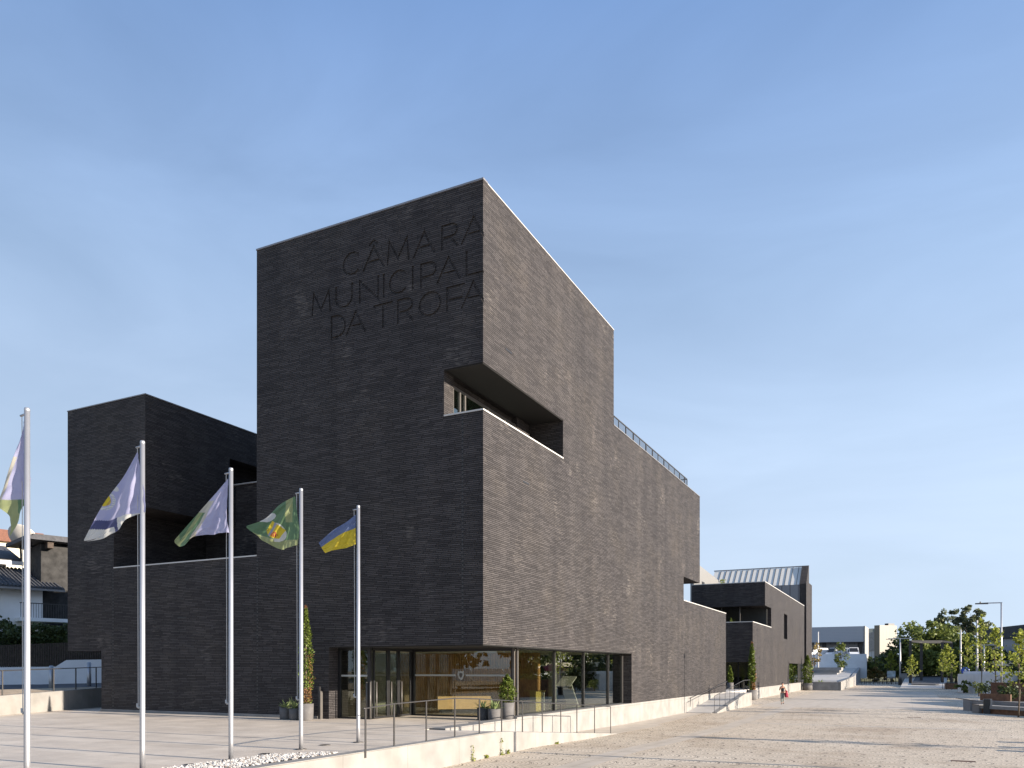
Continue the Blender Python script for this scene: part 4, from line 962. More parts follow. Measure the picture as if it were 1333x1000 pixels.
# ------------------------------------------------------------------ left background: low wall, street wall, hedge, houses
P0, P1 = Vector((-15.6, -12.5)), Vector((-22.9, 4.0))
q = MB(); dd_ = (P1-P0).normalized(); nn = Vector((-dd_.y, dd_.x))*.25
q.prism([(*P0, -.1), (*P1, -.1), (*P1, .98), (*P0, .56)], (nn.x, nn.y, 0))
tag(q.build('retaining_wall', M['concrete']), 'low pale concrete wall at the left end of the terrace below the street', 'low wall')
def linez(t): return .56 + .42*t
t = thing('handrail', (*P0.lerp(P1, .5), linez(.5)), 'thin dark railing on the low wall at the left edge of the terrace', 'handrail')
for k in range(11):
    f = .08 + k*.09; p = P0.lerp(P1, f) + nn*.5
    MB().box(p.x-.02, p.x+.02, p.y-.02, p.y+.02, linez(f)-.05, linez(f)+.98).build('post', M['steel'], t)
a, c = P0.lerp(P1, .05) + nn*.5, P0.lerp(P1, .99) + nn*.5
MB().tube([(a.x, a.y, linez(.05)+.98), (c.x, c.y, linez(.99)+.98)], .022, 8).build('top_rail', M['steel'], t)
for (x, y, z0, z1, lb) in ((-26.3, 2.6, .8, 1.95, 'thick grey street post behind the left railing, the nearer of two'), (-26.2, 4.6, .85, 2.15, 'thick grey street post behind the left railing, beside the brick building')):
    t = thing('street_post', (x, y, z0), lb, 'post', 'street posts behind the left railing'); MB().tube([(x, y, z0-.2), (x, y, z1)], .11, 14).build('post', M['alu'], t)
    MB().lathe((x, y, z1), [(.11, 0), (.08, .05), (0, .06)], 14).build('post_cap', M['alu'], t)
q = MB(); S0, S1 = Vector((-40.0, 2.3)), Vector((-26.4, 9.3))
def sp(f, z): v = S0.lerp(S1, f); return (v.x, v.y, z)
pf = [(0, 1.5), (.30, 1.55), (.335, 1.92), (.60, 1.98), (.64, 2.36), (.87, 2.42), (.90, 2.9), (1, 2.95)]
q.prism([sp(0, .3), sp(1, .8)] + [sp(f, z) for f, z in pf[::-1]], (-.13, .25, 0))
tag(q.build('street_wall', M['white_render']), 'white rendered street wall with a stepped top behind the left railing', 'wall')
t = thing('fence', (*S0.lerp(S1, .5), 2), 'dark slatted fence on top of the white stepped street wall', 'fence')
q = MB()
for k in range(150):
    v = S0.lerp(S1, k/150) + Vector((-.25, .5)); q.box(v.x-.045, v.x+.045, v.y-.015, v.y+.015, 1.2, 3.02 + .004*k)
q.build('slats', M['bark_dark'], t)
a, c = S0 + Vector((-.25, .56)), S1 + Vector((-.25, .56))
for zz in (2.0, 2.9): MB().tube([(a.x, a.y, zz), (c.x, c.y, zz+.4)], .04, 6).build('rail', M['bark_dark'], t)
def shrub(name, c, rad, n, size, label, seed, leaf='leaf_hedge', cat='shrub', ncl=40, clr=.3, group=None):
    rng = np.random.default_rng(seed); t = thing(name, (c[0], c[1], c[2]-rad[2]), label, cat, group)
    MB().tube([(c[0], c[1], c[2]-rad[2]-.3), (c[0], c[1], c[2]+rad[2]*.2)], [.08, .03], 6).build('stem', M['bark_dark'], t)
    leaf_mesh('foliage', cloud(c, rad, ncl, n, rng, clr=clr), size, rng, M[leaf], t)
    return t
t = thing('hedge', (-34, 9, 2), 'long clipped dark green hedge behind the street fence', 'hedge')
rng = np.random.default_rng(31); pts = []
for k in range(7000):
    f = rng.uniform(0, 1); v = Vector((-40.3, 5.8)).lerp(Vector((-28, 12.1)), f); a = rng.integers(3)
    o_ = rng.uniform(0, 1); pts.append((v.x + rng.normal(0, .06) + (-.4*rng.uniform(0, 1) if a else 0), v.y + rng.normal(0, .06) + (.8*rng.uniform(0, 1) if a == 1 else 0), 2.4 + (2.05 + .12*math.sin(f*40))*(1 if a == 1 else rng.uniform(0, 1)) + rng.normal(0, .05)))
leaf_mesh('foliage', pts, .11, rng, M['leaf_hedge'], t)
q = MB(); q.prism([(-40.2, 6.1, 2), (-28.1, 12.3, 2), (-28.3, 12.7, 2), (-40.4, 6.5, 2)], (0, 0, 2.2)); q.build('stems', M['leaf_dark'], t)
shrub('shrub', (-36.9, 6.0, 3.9), (1.55, 1.2, 1.6), 2600, .10, 'large round dark shrub at the left edge in front of the white house', 32)
# white house with dark roofs
HS = thing('house', (-44.2, 13.7, 0), 'white house with dark tiled roofs and a broad stone chimney at the left edge', 'house', rz=R(-18.4), local=True)
MB().box(-9, 0, -16, 0, .5, 7.75).build('wall', M['white_render'], HS)
rf = MB(); rf.prism([(.95, -17, 7.62), (.95, -17, 7.74), (-5, -17, 9.6), (-5, -17, 9.4)], (0, 18.2, 0))
k = -17.0
while k < 1.1: rf.tube([(.97, k, 7.74), (-4.9, k, 9.62)], .085, 6); k += .26
rf.build('roof', M['tile_dark'], HS)
MB().box(.95, 1.05, -17, 1.2, 7.50, 7.63).build('gutter', M['cap_dark'], HS)
MB().box(-9, -5, -16, -1.2, 7.75, 10.1).build('upper_wall', M['white_render'], HS)
rf = MB(); rf.prism([(-3.9, -17, 10.05), (-3.9, -17, 10.2), (-9, -17, 11.8), (-9, -17, 11.6)], (0, 16.6, 0)); rf.build('upper_roof', M['tile_dark'], HS)
MB().box(-3.98, -3.86, -17, -.3, 9.75, 10.05).build('fascia', M['white_render'], HS)
ch_ = MB().box(-4.6, -.6, .05, 7, .5, 11.1).build('stone_chimney', simple('rubble_stone', (.028, .027, .026), .9, var=.55, scale=2.2, bump=.8), HS)
cp = MB(); cp.prism([(-5.6, -1.1, 11.25), (.4, -1.1, 11.25), (.4, 7.6, 11.25), (-5.6, 7.6, 11.25)], (0, 0, .28))
cp.prism([(-5.0, -.6, 11.53), (0, -.6, 11.53), (0, 7.2, 11.53), (-5.0, 7.2, 11.53)], (0, 0, .18)); cp.build('chimney_slab', M['tile_dark'], ch_)
for (x, y) in ((-.4, .3), (-.4, 2.6), (-.4, 5.0)): MB().box(x-.2, x+.5, y, y+.4, 10.75, 11.25).build('bracket', M['bark_dark'], ch_)
MB().box(0, 1.5, -1.8, 6, 5.25, 5.5).build('balcony_slab', M['white_render'], HS)
bl = MB()
for k in range(48): bl.box(1.42, 1.45, -1.75+k*.16, -1.725+k*.16, 5.5, 6.5)
bl.box(1.40, 1.47, -1.8, 6, 6.5, 6.56); bl.build('balcony_railing', M['steel'], HS)
dsh = thing('satellite_dish', (-48.2, 14.6, 10.6), 'large beige satellite dish standing behind the stone chimney slab', 'satellite dish', rz=R(200), local=True)
prof = [(0, 0)] + [(1.15*k/8, .30*(k/8)**2) for k in range(1, 9)]
q = MB(); q.lathe((0, 0, 0), prof + [(1.18, .31), (1.15, .27)] + [(1.15*k/8, .30*(k/8)**2-.03) for k in range(7, 0, -1)] + [(0, -.03)], 32)
bmesh.ops.rotate(q.bm, verts=q.bm.verts, cent=(0, 0, 0), matrix=Matrix.Rotation(R(52), 3, 'X')); bmesh.ops.translate(q.bm, verts=q.bm.verts, vec=(0, 0, 1.15)); q.build('reflector', M['dish'], dsh)
MB().tube([(0, 0, -.6), (0, .1, 1.0)], .07, 10).build('mast', M['steel'], dsh)
MB().tube([(0, .2, .45), (0, -.95, 1.55), (0, -1.0, 1.75)], .035, 8).build('feed_arm', M['rust'], dsh)
HC = thing('house', (-67.5, 25.5, 2), 'cream house with a red tiled roof far behind the satellite dish', 'house', rz=R(-18.4), local=True)
MB().box(-9, 0, -14, 3.5, 0, 12.6).build('wall', M['cream'], HC)
rf = MB(); rf.prism([(.5, -14.5, 12.5), (-4.5, -14.5, 14.4), (-9.5, -14.5, 12.5)], (0, 18.5, 0)); rf.build('roof', M['tile_red'], HC)
MB().box(.0, .06, -6, -4.8, 9.4, 11).build('window', M['frame'], HC)

# ------------------------------------------------------------------ street lamps and poles
def street_lamp(loc, h, label, arm=1.9, group='street lamps with one arm'):
    x, y, z = loc; t = thing('street_lamp', loc, label, 'street lamp', group)
    MB().tube([(x, y, z), (x, y, z+h)], [.085, .06], 12).build('pole', M['alu'], t)
    MB().box(x-.21, x+.21, y-.21, y+.21, z, z+.85).build('base_box', M['frame'], t)
    MB().box(x-arm*.55, x+.06, y-.04, y+.04, z+h-.04, z+h+.05).build('arm', M['alu'], t)
    hd = MB(); hd.prism([(x-arm, y-.13, z+h-.06), (x-arm*.5, y-.13, z+h-.08), (x-arm*.5, y-.13, z+h+.05), (x-arm, y-.13, z+h+.03)], (0, .26, 0)); hd.build('lamp_head', M['mullion'], t)
    MB().lathe((x-arm*.8, y, z+h+.03), [(.06, 0), (.05, .12), (0, .13)], 10).build('sensor', M['mullion'], t)
    return t
street_lamp((19.5, 54.7, -.9), 8.3, 'tall single arm street lamp rising from the planters on the right')
street_lamp((20.6, 26.6, -.88), 8.3, 'single arm street lamp just beyond the right edge by the benches', 1.7)
street_lamp((18.6, -1.2, -.7), 8.3, 'single arm street lamp right of the camera')
def t_lamp(loc, h, label, w_=2.2, group='slim lamps with a crossbar'):
    x, y, z = loc; t = thing('crossbar_lamp', loc, label, 'street lamp', group)
    MB().tube([(x, y, z), (x, y, z+h)], [.17, .12], 10).build('pole', M['alu'], t)
    MB().box(x-.3, x+.3, y-.3, y+.3, z, z+1.2).build('base_box', M['frame'], t)
    MB().box(x-w_, x+w_, y-.08, y+.08, z+h-.08, z+h+.04).build('crossbar', M['alu'], t)
    for s_ in (-1, 1): MB().box(x+s_*w_-.35, x+s_*w_+.35, y-.2, y+.2, z+h-.16, z+h-.08).build('lamp_head', M['mullion'], t)
    return t
t_lamp((11.33, 132.1, -.9), 8.2, 'white crossbar lamp standing by the information panel at the end of the plaza', 1.9)
t_lamp((22.1, 106.4, -.9), 6.2, 'short crossbar lamp among the young trees on the right', 1.4)
for (x, y, h, lb) in ((20.1, 122.4, 9.1, 'white pole behind the blue round sign'), (20.3, 92.2, 8.9, 'tall white pole left of the single arm street lamp'),
                      (-4.3, 138.0, 10.4, 'white pole before the warehouse, next to the brick end wall'), (-2.9, 140.0, 10.0, 'white pole before the warehouse, rising above the white block')):
    t = thing('pole', (x, y, -.9), lb, 'pole', 'plain white poles'); MB().tube([(x, y, -.9), (x, y, -.9+h)], [.16, .11], 10).build('shaft', M['cap'], t)
    MB().box(x-.25, x+.25, y-.25, y+.25, -.9, .1).build('base_box', M['frame'], t)

# ------------------------------------------------------------------ planters and benches on the right
DV = Vector((.63, -.775)).normalized(); DN = Vector((DV.y, -DV.x))*-1
def slab(mb, o, a, b_, c, d_, z0, z1):
    """box in the planter frame: along DV from a to b_, across DN from c to d_"""
    o = Vector(o); P = [o+DV*a+DN*c, o+DV*b_+DN*c, o+DV*b_+DN*d_, o+DV*a+DN*d_]
    mb.prism([(p.x, p.y, z0) for p in P], (0, 0, z1-z0)); return mb
O1 = (16.2, 34.6)
t = thing('bench', (16.2, 34.6, -.9), 'long low bench of concrete slabs over weathered wood, nearest on the right', 'bench')
slab(MB(), O1, .55, 11, -.1, .75, -.60, -.40).build('seat', M['concrete_grey'], t)
slab(MB(), O1, .6, 11, .02, .6, -.9, -.60).build('base', M['wood_brown'], t)
slab(MB(), O1, 0, .55, -.12, .78, -.9, -.38).build('end_block', M['concrete_grey'], t)
t = thing('planter', (16.6, 36.5, -.9), 'raised concrete planter edge behind the nearest bench, with a wooden backboard', 'planter')
O2 = (15.9, 37.2)
slab(MB(), O2, .5, 14, 0, .5, -.42, -.18).build('edge_slab', M['concrete_grey'], t)
slab(MB(), O2, .5, 14, .05, .45, -.9, -.42).build('base', M['wood_brown'], t)
slab(MB(), O2, -.1, .5, -.1, 1.2, -.9, -.16).build('end_block', M['concrete_grey'], t)
slab(MB(), O2, .6, 3.0, .55, .63, -.18, .25).build('backboard', M['wood_brown'], t)
slab(MB(), O2, .5, 14, .5, 5, -.9, -.3).build('soil', M['soil'], t)
t = thing('litter_bin', (16.85, 33.7, -.9), 'dark square litter bin with a pale side standing against the bench', 'litter bin')
MB().box(16.65, 17.0, 33.5, 33.9, -.9, .0).build('bin_body', M['frame'], t); MB().box(17.0, 17.1, 33.52, 33.9, -.5, .0).build('side_panel', M['concrete_grey'], t)
MB().prism([(15.2, 34.6, -.02), (16.7, 33.6, -.22), (16.8, 33.9, -.22), (15.3, 34.9, -.02)], (0, 0, .05)).build('shelf', M['mullion'], t)
t = thing('corten_planter', (19.4, 46, -.9), 'long rusty steel planter wall at the right edge', 'planter')
MB().prism([(18.4, 50.5, -.95), (24.5, 39.5, -.95), (24.8, 39.7, -.95), (18.7, 50.7, -.95)], (0, 0, 1.75)).build('front_wall', M['rust'], t)
MB().prism([(18.7, 50.7, -.95), (24.8, 39.7, -.95), (30, 44, -.95), (24, 56, -.95)], (0, 0, 1.6)).build('soil', M['soil'], t)
t = thing('white_wall', (19, 80, -.9), 'low white block wall behind the young trees on the right', 'wall')
MB().prism([(17.9, 86.5, -.9), (22.2, 74, -.9), (22.8, 74.3, -.9), (18.5, 86.8, -.9)], (0, 0, 2.2)).build('front_block', M['white_render'], t)
MB().prism([(18.5, 86.8, -.9), (22.8, 74.3, -.9), (26.5, 76, -.9), (22.5, 88, -.9)], (0, 0, 2.5)).build('rear_block', M['white_render'], t)
t = thing('planter', (17.9, 104, -.9), 'small brown planter box at the far end of the young tree row', 'planter')
MB().box(17.2, 20, 102, 106, -.9, -.1).build('box', M['wood_brown'], t); MB().box(17.3, 19.9, 102.1, 105.9, -.1, -.05).build('soil', M['soil'], t)
shrub('shrub', (18.3, 82.5, -.1), (.9, .9, .75), 500, .14, 'round green bush at the foot of the white pole on the right', 41, 'leaf_mid', ncl=18)
for i, (x, y, r_, lb) in enumerate(((18.6, 39.5, .9, 'scraggly shrub in the planter behind the wooden backboard'), (20.2, 37.5, 1.0, 'loose shrub in the planter by the black lamp base'), (19.2, 58, 1.1, 'dark low shrub in front of the white wall'), (18.4, 62, .8, 'small shrub beside the leaning planter edge'))):
    shrub('shrub', (x, y, -.2+r_*.5), (r_, r_*.9, r_*.7), 420, .09, lb, 45+i, 'leaf_mid' if i % 2 else 'leaf_hedge', ncl=16, clr=.4)
# signs
t = thing('round_sign', (20.5, 118, -.9), 'round blue traffic sign beside the white pole', 'traffic sign')
MB().tube([(20.5, 118, -.9), (20.5, 118, 2.2)], .05, 8).build('post', M['alu'], t)
q = MB(); q.lathe((0, 0, 0), [(0, 0), (.62, 0), (.62, .03), (0, .03)], 24); bmesh.ops.rotate(q.bm, verts=q.bm.verts, cent=(0, 0, 0), matrix=Matrix.Rotation(R(90), 3, 'X')); bmesh.ops.translate(q.bm, verts=q.bm.verts, vec=(20.5, 117.93, 1.6)); q.build('sign_disc', M['blue'], t)
q = MB(); q.prism([(20.44, 117.88, 1.3), (20.56, 117.88, 1.3), (20.56, 117.88, 1.65), (20.72, 117.88, 1.65), (20.5, 117.88, 2.0), (20.28, 117.88, 1.65), (20.44, 117.88, 1.65)], (0, .012, 0)); q.build('arrow_mark', M['white'], t)
t = thing('information_panel', (9.7, 140, -.9), 'pale information panel on dark legs by the bicycle stands', 'sign')
MB().box(9.0, 10.6, 140, 140.12, .2, 1.6).build('board', M['concrete_grey'], t); MB().box(9.1, 10.5, 139.96, 140.0, .5, 1.5).build('picture', simple('panel_picture', (.30, .36, .38), .5, var=.5, scale=1.5), t)
for x in (9.05, 10.55): MB().box(x-.06, x+.06, 140, 140.12, -.9, 1.6).build('leg', M['frame'], t)
t = thing('concrete_block', (11.6, 142, -.9), 'pale concrete block at the foot of the crossbar lamp', 'block'); MB().box(11.3, 12.4, 141.5, 142.6, -.9, 1.0).build('body', M['concrete'], t); MB().box(11.25, 12.45, 141.45, 142.65, 1.0, 1.1).build('top', M['concrete_grey'], t)
# bicycle stands
hp = [(4.9 + .75*k, 137.2 + .25*(k % 2)) for k in range(7)]
st = None
for k, (x, y) in enumerate(hp):
    if st is None:
        st = thing('bicycle_stand', (x, y, -.9), 'dark steel bicycle hoop in the row at the far end of the plaza', 'bicycle stand', 'bicycle hoops at the end of the plaza')
        MB().tube([(x, y, -.9), (x, y, .05), (x+.08, y, .12), (x+.42, y, .12), (x+.5, y, .05), (x+.5, y, -.9)], .05, 8).build('hoop', M['steel'], st)
    else: copy_tree(st, (x, y, -.9))

# ------------------------------------------------------------------ stepped forecourt, parking deck and warehouse
q = MB(); q.box(-9, 4.4, 88.4, 100.4, -1.2, .18); struct(q.build('forecourt_terrace', M['concrete_grey']))
q = MB(); q.prism([(4.4, 88.38, -1.2), (4.4, 116, -1.2), (4.4, 116, .72), (4.4, 88.38, .21)], (.35, 0, 0)); tag(q.build('retaining_wall', M['concrete']), 'bright concrete side wall of the far stepped forecourt', 'low wall')
q = MB(); q.prism([(4.3, 116.2, -1.2), (3.0, 164, -1.2), (3.0, 164, 2.5), (4.3, 116.2, .72)], (.5, 0, 0)); tag(q.build('retaining_wall', M['concrete_grey']), 'sloping concrete wall climbing from the forecourt to the parking deck', 'low wall')
q = MB(); q.face([(-24, 100.4, .1), (4.4, 100.4, .1), (4.2, 118, .3), (3.0, 160, 2.2), (-24, 160, 2.2), (-24, 118, .3)]); struct(q.build('sloping_forecourt', M['pave_grey']))
for k in range(4):
    q = MB(); q.box(-14, 1.5, 121+k*5, 126+k*5, .2+k*.45, .72+k*.5); struct(q.build('forecourt_steps', M['concrete_grey'] if k % 2 else M['concrete']))
t = thing('white_block', (-1.4, 101.5, .1), 'white upright concrete block beside the end of the brick building', 'block'); MB().box(-1.9, -.9, 101, 102, .15, 2.35).build('body', M['white_render'], t); MB().box(-1.95, -.85, 100.95, 102.05, 2.35, 2.42).build('top', M['cap'], t)
t = thing('dark_wall', (-4, 102.4, .1), 'grey rendered wall between the brick end wall and the white block', 'wall'); MB().box(-9, -1.9, 102.4, 102.7, .12, 2.3).build('body', M['concrete_grey'], t); MB().box(-9, -1.9, 102.36, 102.74, 2.3, 2.36).build('coping', M['cap_dark'], t)
t = thing('stone_bench', (-1.9, 97.4, .18), 'small pale stone cube seat on the far forecourt', 'bench'); MB().box(-2.6, -1.5, 97, 97.8, .18, .68).build('seat', M['concrete'], t); MB().box(-2.5, -1.6, 97.1, 97.7, .68, .70).build('seat_top', M['concrete_grey'], t)
q = MB(); q.prism([(-24, 158.6, 0), (4.9, 157.8, 0), (4.9, 157.8, 5.1), (-24, 158.6, 5.1)], (0, .4, 0)); tag(q.build('retaining_wall', M['white_render']), 'tall white wall holding up the parking deck before the warehouse', 'wall')
q = MB(); q.prism([(-24, 159.0, 3.6), (4.7, 158.2, 3.6), (4.7, 230, 3.6), (-60, 230, 3.6), (-60, 159, 3.6)], (0, 0, .5)); struct(q.build('parking_deck', M['asphalt']))
WH = thing('warehouse', (3.2, 185.5, 4.1), 'long grey metal warehouse with dark loading bays behind the white vans', 'warehouse', rz=R(-1.5), local=True)
MB().box(-45, -.3, 0, 10, 0, 8.0).build('wall', M['metal_dark'], WH)
MB().box(-45, 0, -1.8, 10, 4.4, 8.1).build('upper_cladding', M['clad_grey'], WH)
MB().box(0, .3, -1.9, 10, 0, 8.15).build('side_wall', M['concrete_grey'], WH)
for x in (-14.2, -9.0, -1.0): MB().box(x-.45, x+.45, -.2, 0, 0, 4.4).build('bay_divider', M['frame'], WH)
for x in (-11.6, -5.0): MB().box(x-(2.0 if x < -8 else 3.4), x+(2.0 if x < -8 else 3.4), -.08, 0, 0, 3.8).build('loading_door', M['concrete_grey'], WH)
MB().box(-45, -.3, -1.7, -.2, 4.2, 4.4).build('canopy_beam', M['frame'], WH)
for x in (-10.8, -5.2): MB().box(x-.25, x+.25, -2.0, -1.8, 3.9, 4.3).build('lamp', M['cap'], WH)
def van(loc, rz, label, paint='car_white', first=None):
    t = thing('parked_van', loc, label, 'van', 'vans parked before the warehouse', rz, local=True)
    b_ = MB(); b_.prism([(-.95, -2.7, .35), (-.95, 2.7, .35), (-.95, 2.7, 2.2), (-.9, 2.55, 2.45), (-.9, -1.2, 2.45), (-.93, -1.9, 1.5), (-.95, -2.65, 1.15)], (1.9, 0, 0)); bmesh.ops.bevel(b_.bm, geom=b_.bm.edges[:], offset=.07, segments=2, affect='EDGES'); b_.build('body', M[paint], t)
    MB().prism([(-.8, -1.30, 2.33), (.8, -1.30, 2.33), (.85, -1.96, 1.52), (-.85, -1.96, 1.52)], (0, -.05, .02)).build('windscreen', M['frame'], t)
    for s_ in (-1, 1):
        MB().prism([(s_*.94, -1.8, 1.55), (s_*.94, -.5, 1.55), (s_*.94, -.5, 2.15), (s_*.94, -1.4, 2.15)], (s_*.03, 0, 0)).build('side_window', M['frame'], t)
        MB().box(s_*.72-.16, s_*.72+.16, -2.78, -2.66, .85, 1.05).build('headlight', M['glass'], t)
        MB().box(s_*1.05-.1, s_*1.05+.1, -1.75, -1.6, 1.5, 1.85).build('mirror', M['frame'], t)
        for y in (-1.75, 1.75):
            q = MB(); q.lathe((0, 0, 0), [(0, -.11), (.3, -.11), (.34, -.07), (.34, .07), (.3, .11), (0, .11)], 18); bmesh.ops.rotate(q.bm, verts=q.bm.verts, cent=(0, 0, 0), matrix=Matrix.Rotation(R(90), 3, 'Y')); bmesh.ops.translate(q.bm, verts=q.bm.verts, vec=(s_*.86, y, .34)); q.build('wheel', M['tyre'], t)
    MB().box(-.93, .93, -2.76, -2.68, .38, .75).build('bumper', M['mullion'], t)
    return t
v0 = van((1.9, 162.5, 4.1), R(12), 'white van parked facing the plaza, rightmost before the warehouse')
copy_tree(v0, (-1.3, 163.5, 4.1), R(-38), 'white van half behind the tree on the parking deck')
copy_tree(v0, (-5.6, 163, 4.1), R(-42), 'white van leftmost on the parking deck, beside the white pole')
cr_ = thing('parked_car', (-5.0, 128, .6), 'dark car with red tail lights parked beside the end of the brick building', 'car', rz=R(75), local=True)
b_ = MB(); b_.prism([(-.85, -2.1, .3), (-.85, 2.1, .3), (-.85, 2.15, .85), (-.82, 1.3, .95), (-.72, .7, 1.42), (-.72, -1.0, 1.42), (-.82, -1.9, .95), (-.85, -2.15, .8)], (1.7, 0, 0)); bmesh.ops.bevel(b_.bm, geom=b_.bm.edges[:], offset=.06, segments=2, affect='EDGES'); b_.build('body', M['car_dark'], cr_)
for s_ in (-1, 1):
    MB().box(s_*.65-.14, s_*.65+.14, -2.2, -2.1, .75, .95).build('tail_light', M['red'], cr_)
    MB().prism([(s_*.84, -1.2, .97), (s_*.84, 1.0, .97), (s_*.76, .6, 1.35), (s_*.76, -.9, 1.35)], (s_*.03, 0, 0)).build('side_window', M['glass'], cr_)
    for y in (-1.3, 1.3):
        q = MB(); q.lathe((0, 0, 0), [(0, -.1), (.28, -.1), (.31, -.06), (.31, .06), (.28, .1), (0, .1)], 16); bmesh.ops.rotate(q.bm, verts=q.bm.verts, cent=(0, 0, 0), matrix=Matrix.Rotation(R(90), 3, 'Y')); bmesh.ops.translate(q.bm, verts=q.bm.verts, vec=(s_*.78, y, .31)); q.build('wheel', M['tyre'], cr_)
MB().prism([(-.66, -1.06, 1.38), (.66, -1.06, 1.38), (.74, -1.8, .99), (-.74, -1.8, .99)], (0, -.03, .02)).build('rear_window', M['glass'], cr_)
# silo works far away
SI = thing('silo_building', (3.1, 307.8, -.9), 'beige industrial tower with grey ribbed silos far beyond the warehouse', 'industrial building', rz=R(50), local=True)
MB().box(0, 9.0, 0, 2.5, 0, 19.6).build('tower', M['silo'], SI)
MB().box(5.0, 8.2, .4, 2.1, 19.6, 20.4).build('roof_plant', M['frame'], SI)
MB().box(.6, 7, 2.5, 19, 0, 9.8).build('silo_tubes', M['silo_grey'], SI); MB().prism([(.3, 2.5, 9.8), (.3, 19, 9.8), (.3, 19, 13.6), (.3, 17.5, 15.4), (.3, 2.5, 17.2)], (6.5, 0, 0)).build('upper_block', M['concrete_grey'], SI)
MB().box(2, 5, 5, 12, 15.6, 18.6).build('roof_house', M['cream'], SI)
q = MB(); q.prism([(.24, 11.2, 12.0), (.24, 10.4, 12.0), (.24, 10.2, 13.4), (.24, 8.6, 13.9), (.24, 10.6, 14.3), (.24, 11.6, 13.0)], (.05, 0, 0)); q.build('wall_emblem', M['frame'], SI)
# right hand building and steel frame
RB = thing('hall_building', (25.6, 162.6, -.9), 'grey hall with a dark sloping roof behind the trees at the right edge', 'building', rz=R(-63.4), local=True)
MB().box(0, 40, 0, 20, 0, 8.6).build('wall', M['clad_grey'], RB); MB().prism([(-.3, -.3, 8.6), (40.5, -.3, 8.6), (40.5, -.3, 11.4), (-.3, -.3, 10.8)], (0, 20, 0)).build('roof', M['tile_dark'], RB)
LB = thing('low_building', (29, 96, -.9), 'low building with a pale flat roof edge under the trees at the right edge', 'building', rz=R(26.5), local=True)
MB().box(-2, 14, 0, 8, 0, 3.2).build('wall', M['wall_dark'], LB); MB().box(-2.6, 14.6, -.6, 8.6, 3.2, 3.9).build('roof', M['cream'], LB)
t = thing('steel_frame', (15.2, 124, -.9), 'dark square steel frame standing before the big trees', 'frame')
for (x, y) in ((12.9, 122.4), (14.6, 129), (17.6, 125), (19.2, 131.6)):
    MB().box(x-.22, x+.22, y-.22, y+.22, -.9, 6.3).build('post', M['frame'], t)
for (a, c) in (((12.9, 122.4), (17.6, 125)), ((14.6, 129), (19.2, 131.6)), ((12.9, 122.4), (14.6, 129)), ((17.6, 125), (19.2, 131.6))): obox(MB(), a, c, .26, 6.3, 6.6).build('beam', M['frame'], t)
# tarmac ramps beyond the plaza
q = MB(); q.face([(11.5, 108, -.885), (17.3, 108, -.885), (19.5, 150, .55), (12.2, 150, .45)]); struct(q.build('side_road', M['pave_grey']))
q = MB(); q.face([(13.0, 116, -.5), (16.8, 116, -.5), (18.6, 149, .70), (14.0, 149, .62)]); struct(q.build('side_road', M['asphalt']))
q = MB(); q.face([(-2, 170, -.87), (60, 160, -.87), (90, 330, 4.0), (-30, 330, 3.0)]); struct(q.build('far_bank', M['grass']))

# ------------------------------------------------------------------ trees
for i, (x, y, h, sp_, lb, lf, n, sz, shp) in enumerate((
    (11.2, 150, 8.0, 3.8, 'dark tree at the left end of the big tree group, beside the crossbar lamp', 'leaf_dark', 1500, .34, None),
    (14.6, 149, 12.2, 5.2, 'broad dark green tree with the rounded top, tallest of the big broadleaf trees', 'leaf_mid', 3400, .34, None),
    (18.9, 151, 11.2, 5.2, 'broad green tree behind the steel frame, right of the tallest broadleaf', 'leaf_mid', 2800, .34, None),
    (23.2, 152, 9.6, 4.8, 'green tree below the eucalyptus trees on the right', 'leaf_mid', 2200, .34, None),
    (16.4, 146, 7.4, 4.6, 'bushy green tree directly behind the middle of the steel frame', 'leaf_mid', 2600, .32, None), (20.6, 147, 6.8, 4.4, 'bushy green tree behind the far young tree clump', 'leaf_mid', 2400, .32, None),
    (27.0, 150, 6.4, 3.8, 'dark green tree between the white poles on the right', 'leaf_dark', 1900, .34, None))):
    tree('broadleaf_tree', (x, y, -.6), h, sp_, lb, 100+i, lf, n=int(n*1.5), size=sz*.92, crown_from=.08, trunk=.25, group='big trees at the end of the plaza', ncl=100, clr=.23)
for i, (x, y, h, sp_, lb) in enumerate(((20.2, 170.5, 15.4, 3.4, 'tall airy eucalyptus tree, left of the two rising over the broadleaf trees'), (24.6, 172, 16.0, 3.7, 'tall airy eucalyptus tree, right of the two rising over the broadleaf trees'))):
    tree('eucalyptus_tree', (x, y, .2), h, sp_, lb, 120+i, 'leaf_euc', n=3000, size=.30, crown_from=.45, trunk=.24, group='eucalyptus trees', ncl=60, clr=.26,
         shape=[(0, 0, .80, .72, .72, .19, .5), (-.45, .1, .66, .6, .6, .15, .28), (.45, 0, .62, .62, .6, .17, .3), (0, .2, .52, .6, .6, .14, .2)])
tree('leaning_tree', (16.7, 168, .2), 9.2, 1.6, 'small dark treetop peeping left of the eucalyptus trees', 131, 'leaf_dark', n=300, size=.34, crown_from=.7, trunk=.15, ncl=8)
for i, (x, y, h, sp_, lb, lf) in enumerate(((6.2, 164, 5.6, 2.0, 'dull green bushy tree beside the white parking deck wall', 'leaf_mid'), (8.0, 172, 7.2, 2.3, 'dark pointed tree before the beige tower', 'leaf_dark'), (9.6, 165, 5.4, 2.0, 'mid green tree left of the information panel', 'leaf_mid'))):
    tree('roadside_tree', (x, y, -.4), h, sp_, lb, 140+i, lf, n=1100, size=.30, crown_from=.08, trunk=.15, ncl=30, clr=.3)
shrub('dry_bush', (6.6, 160.5, .8), (1.9, 1.2, 1.5), 800, .26, 'brownish dry bush on the bank beside the white deck wall', 151, 'leaf_dry', cat='bush', ncl=22)
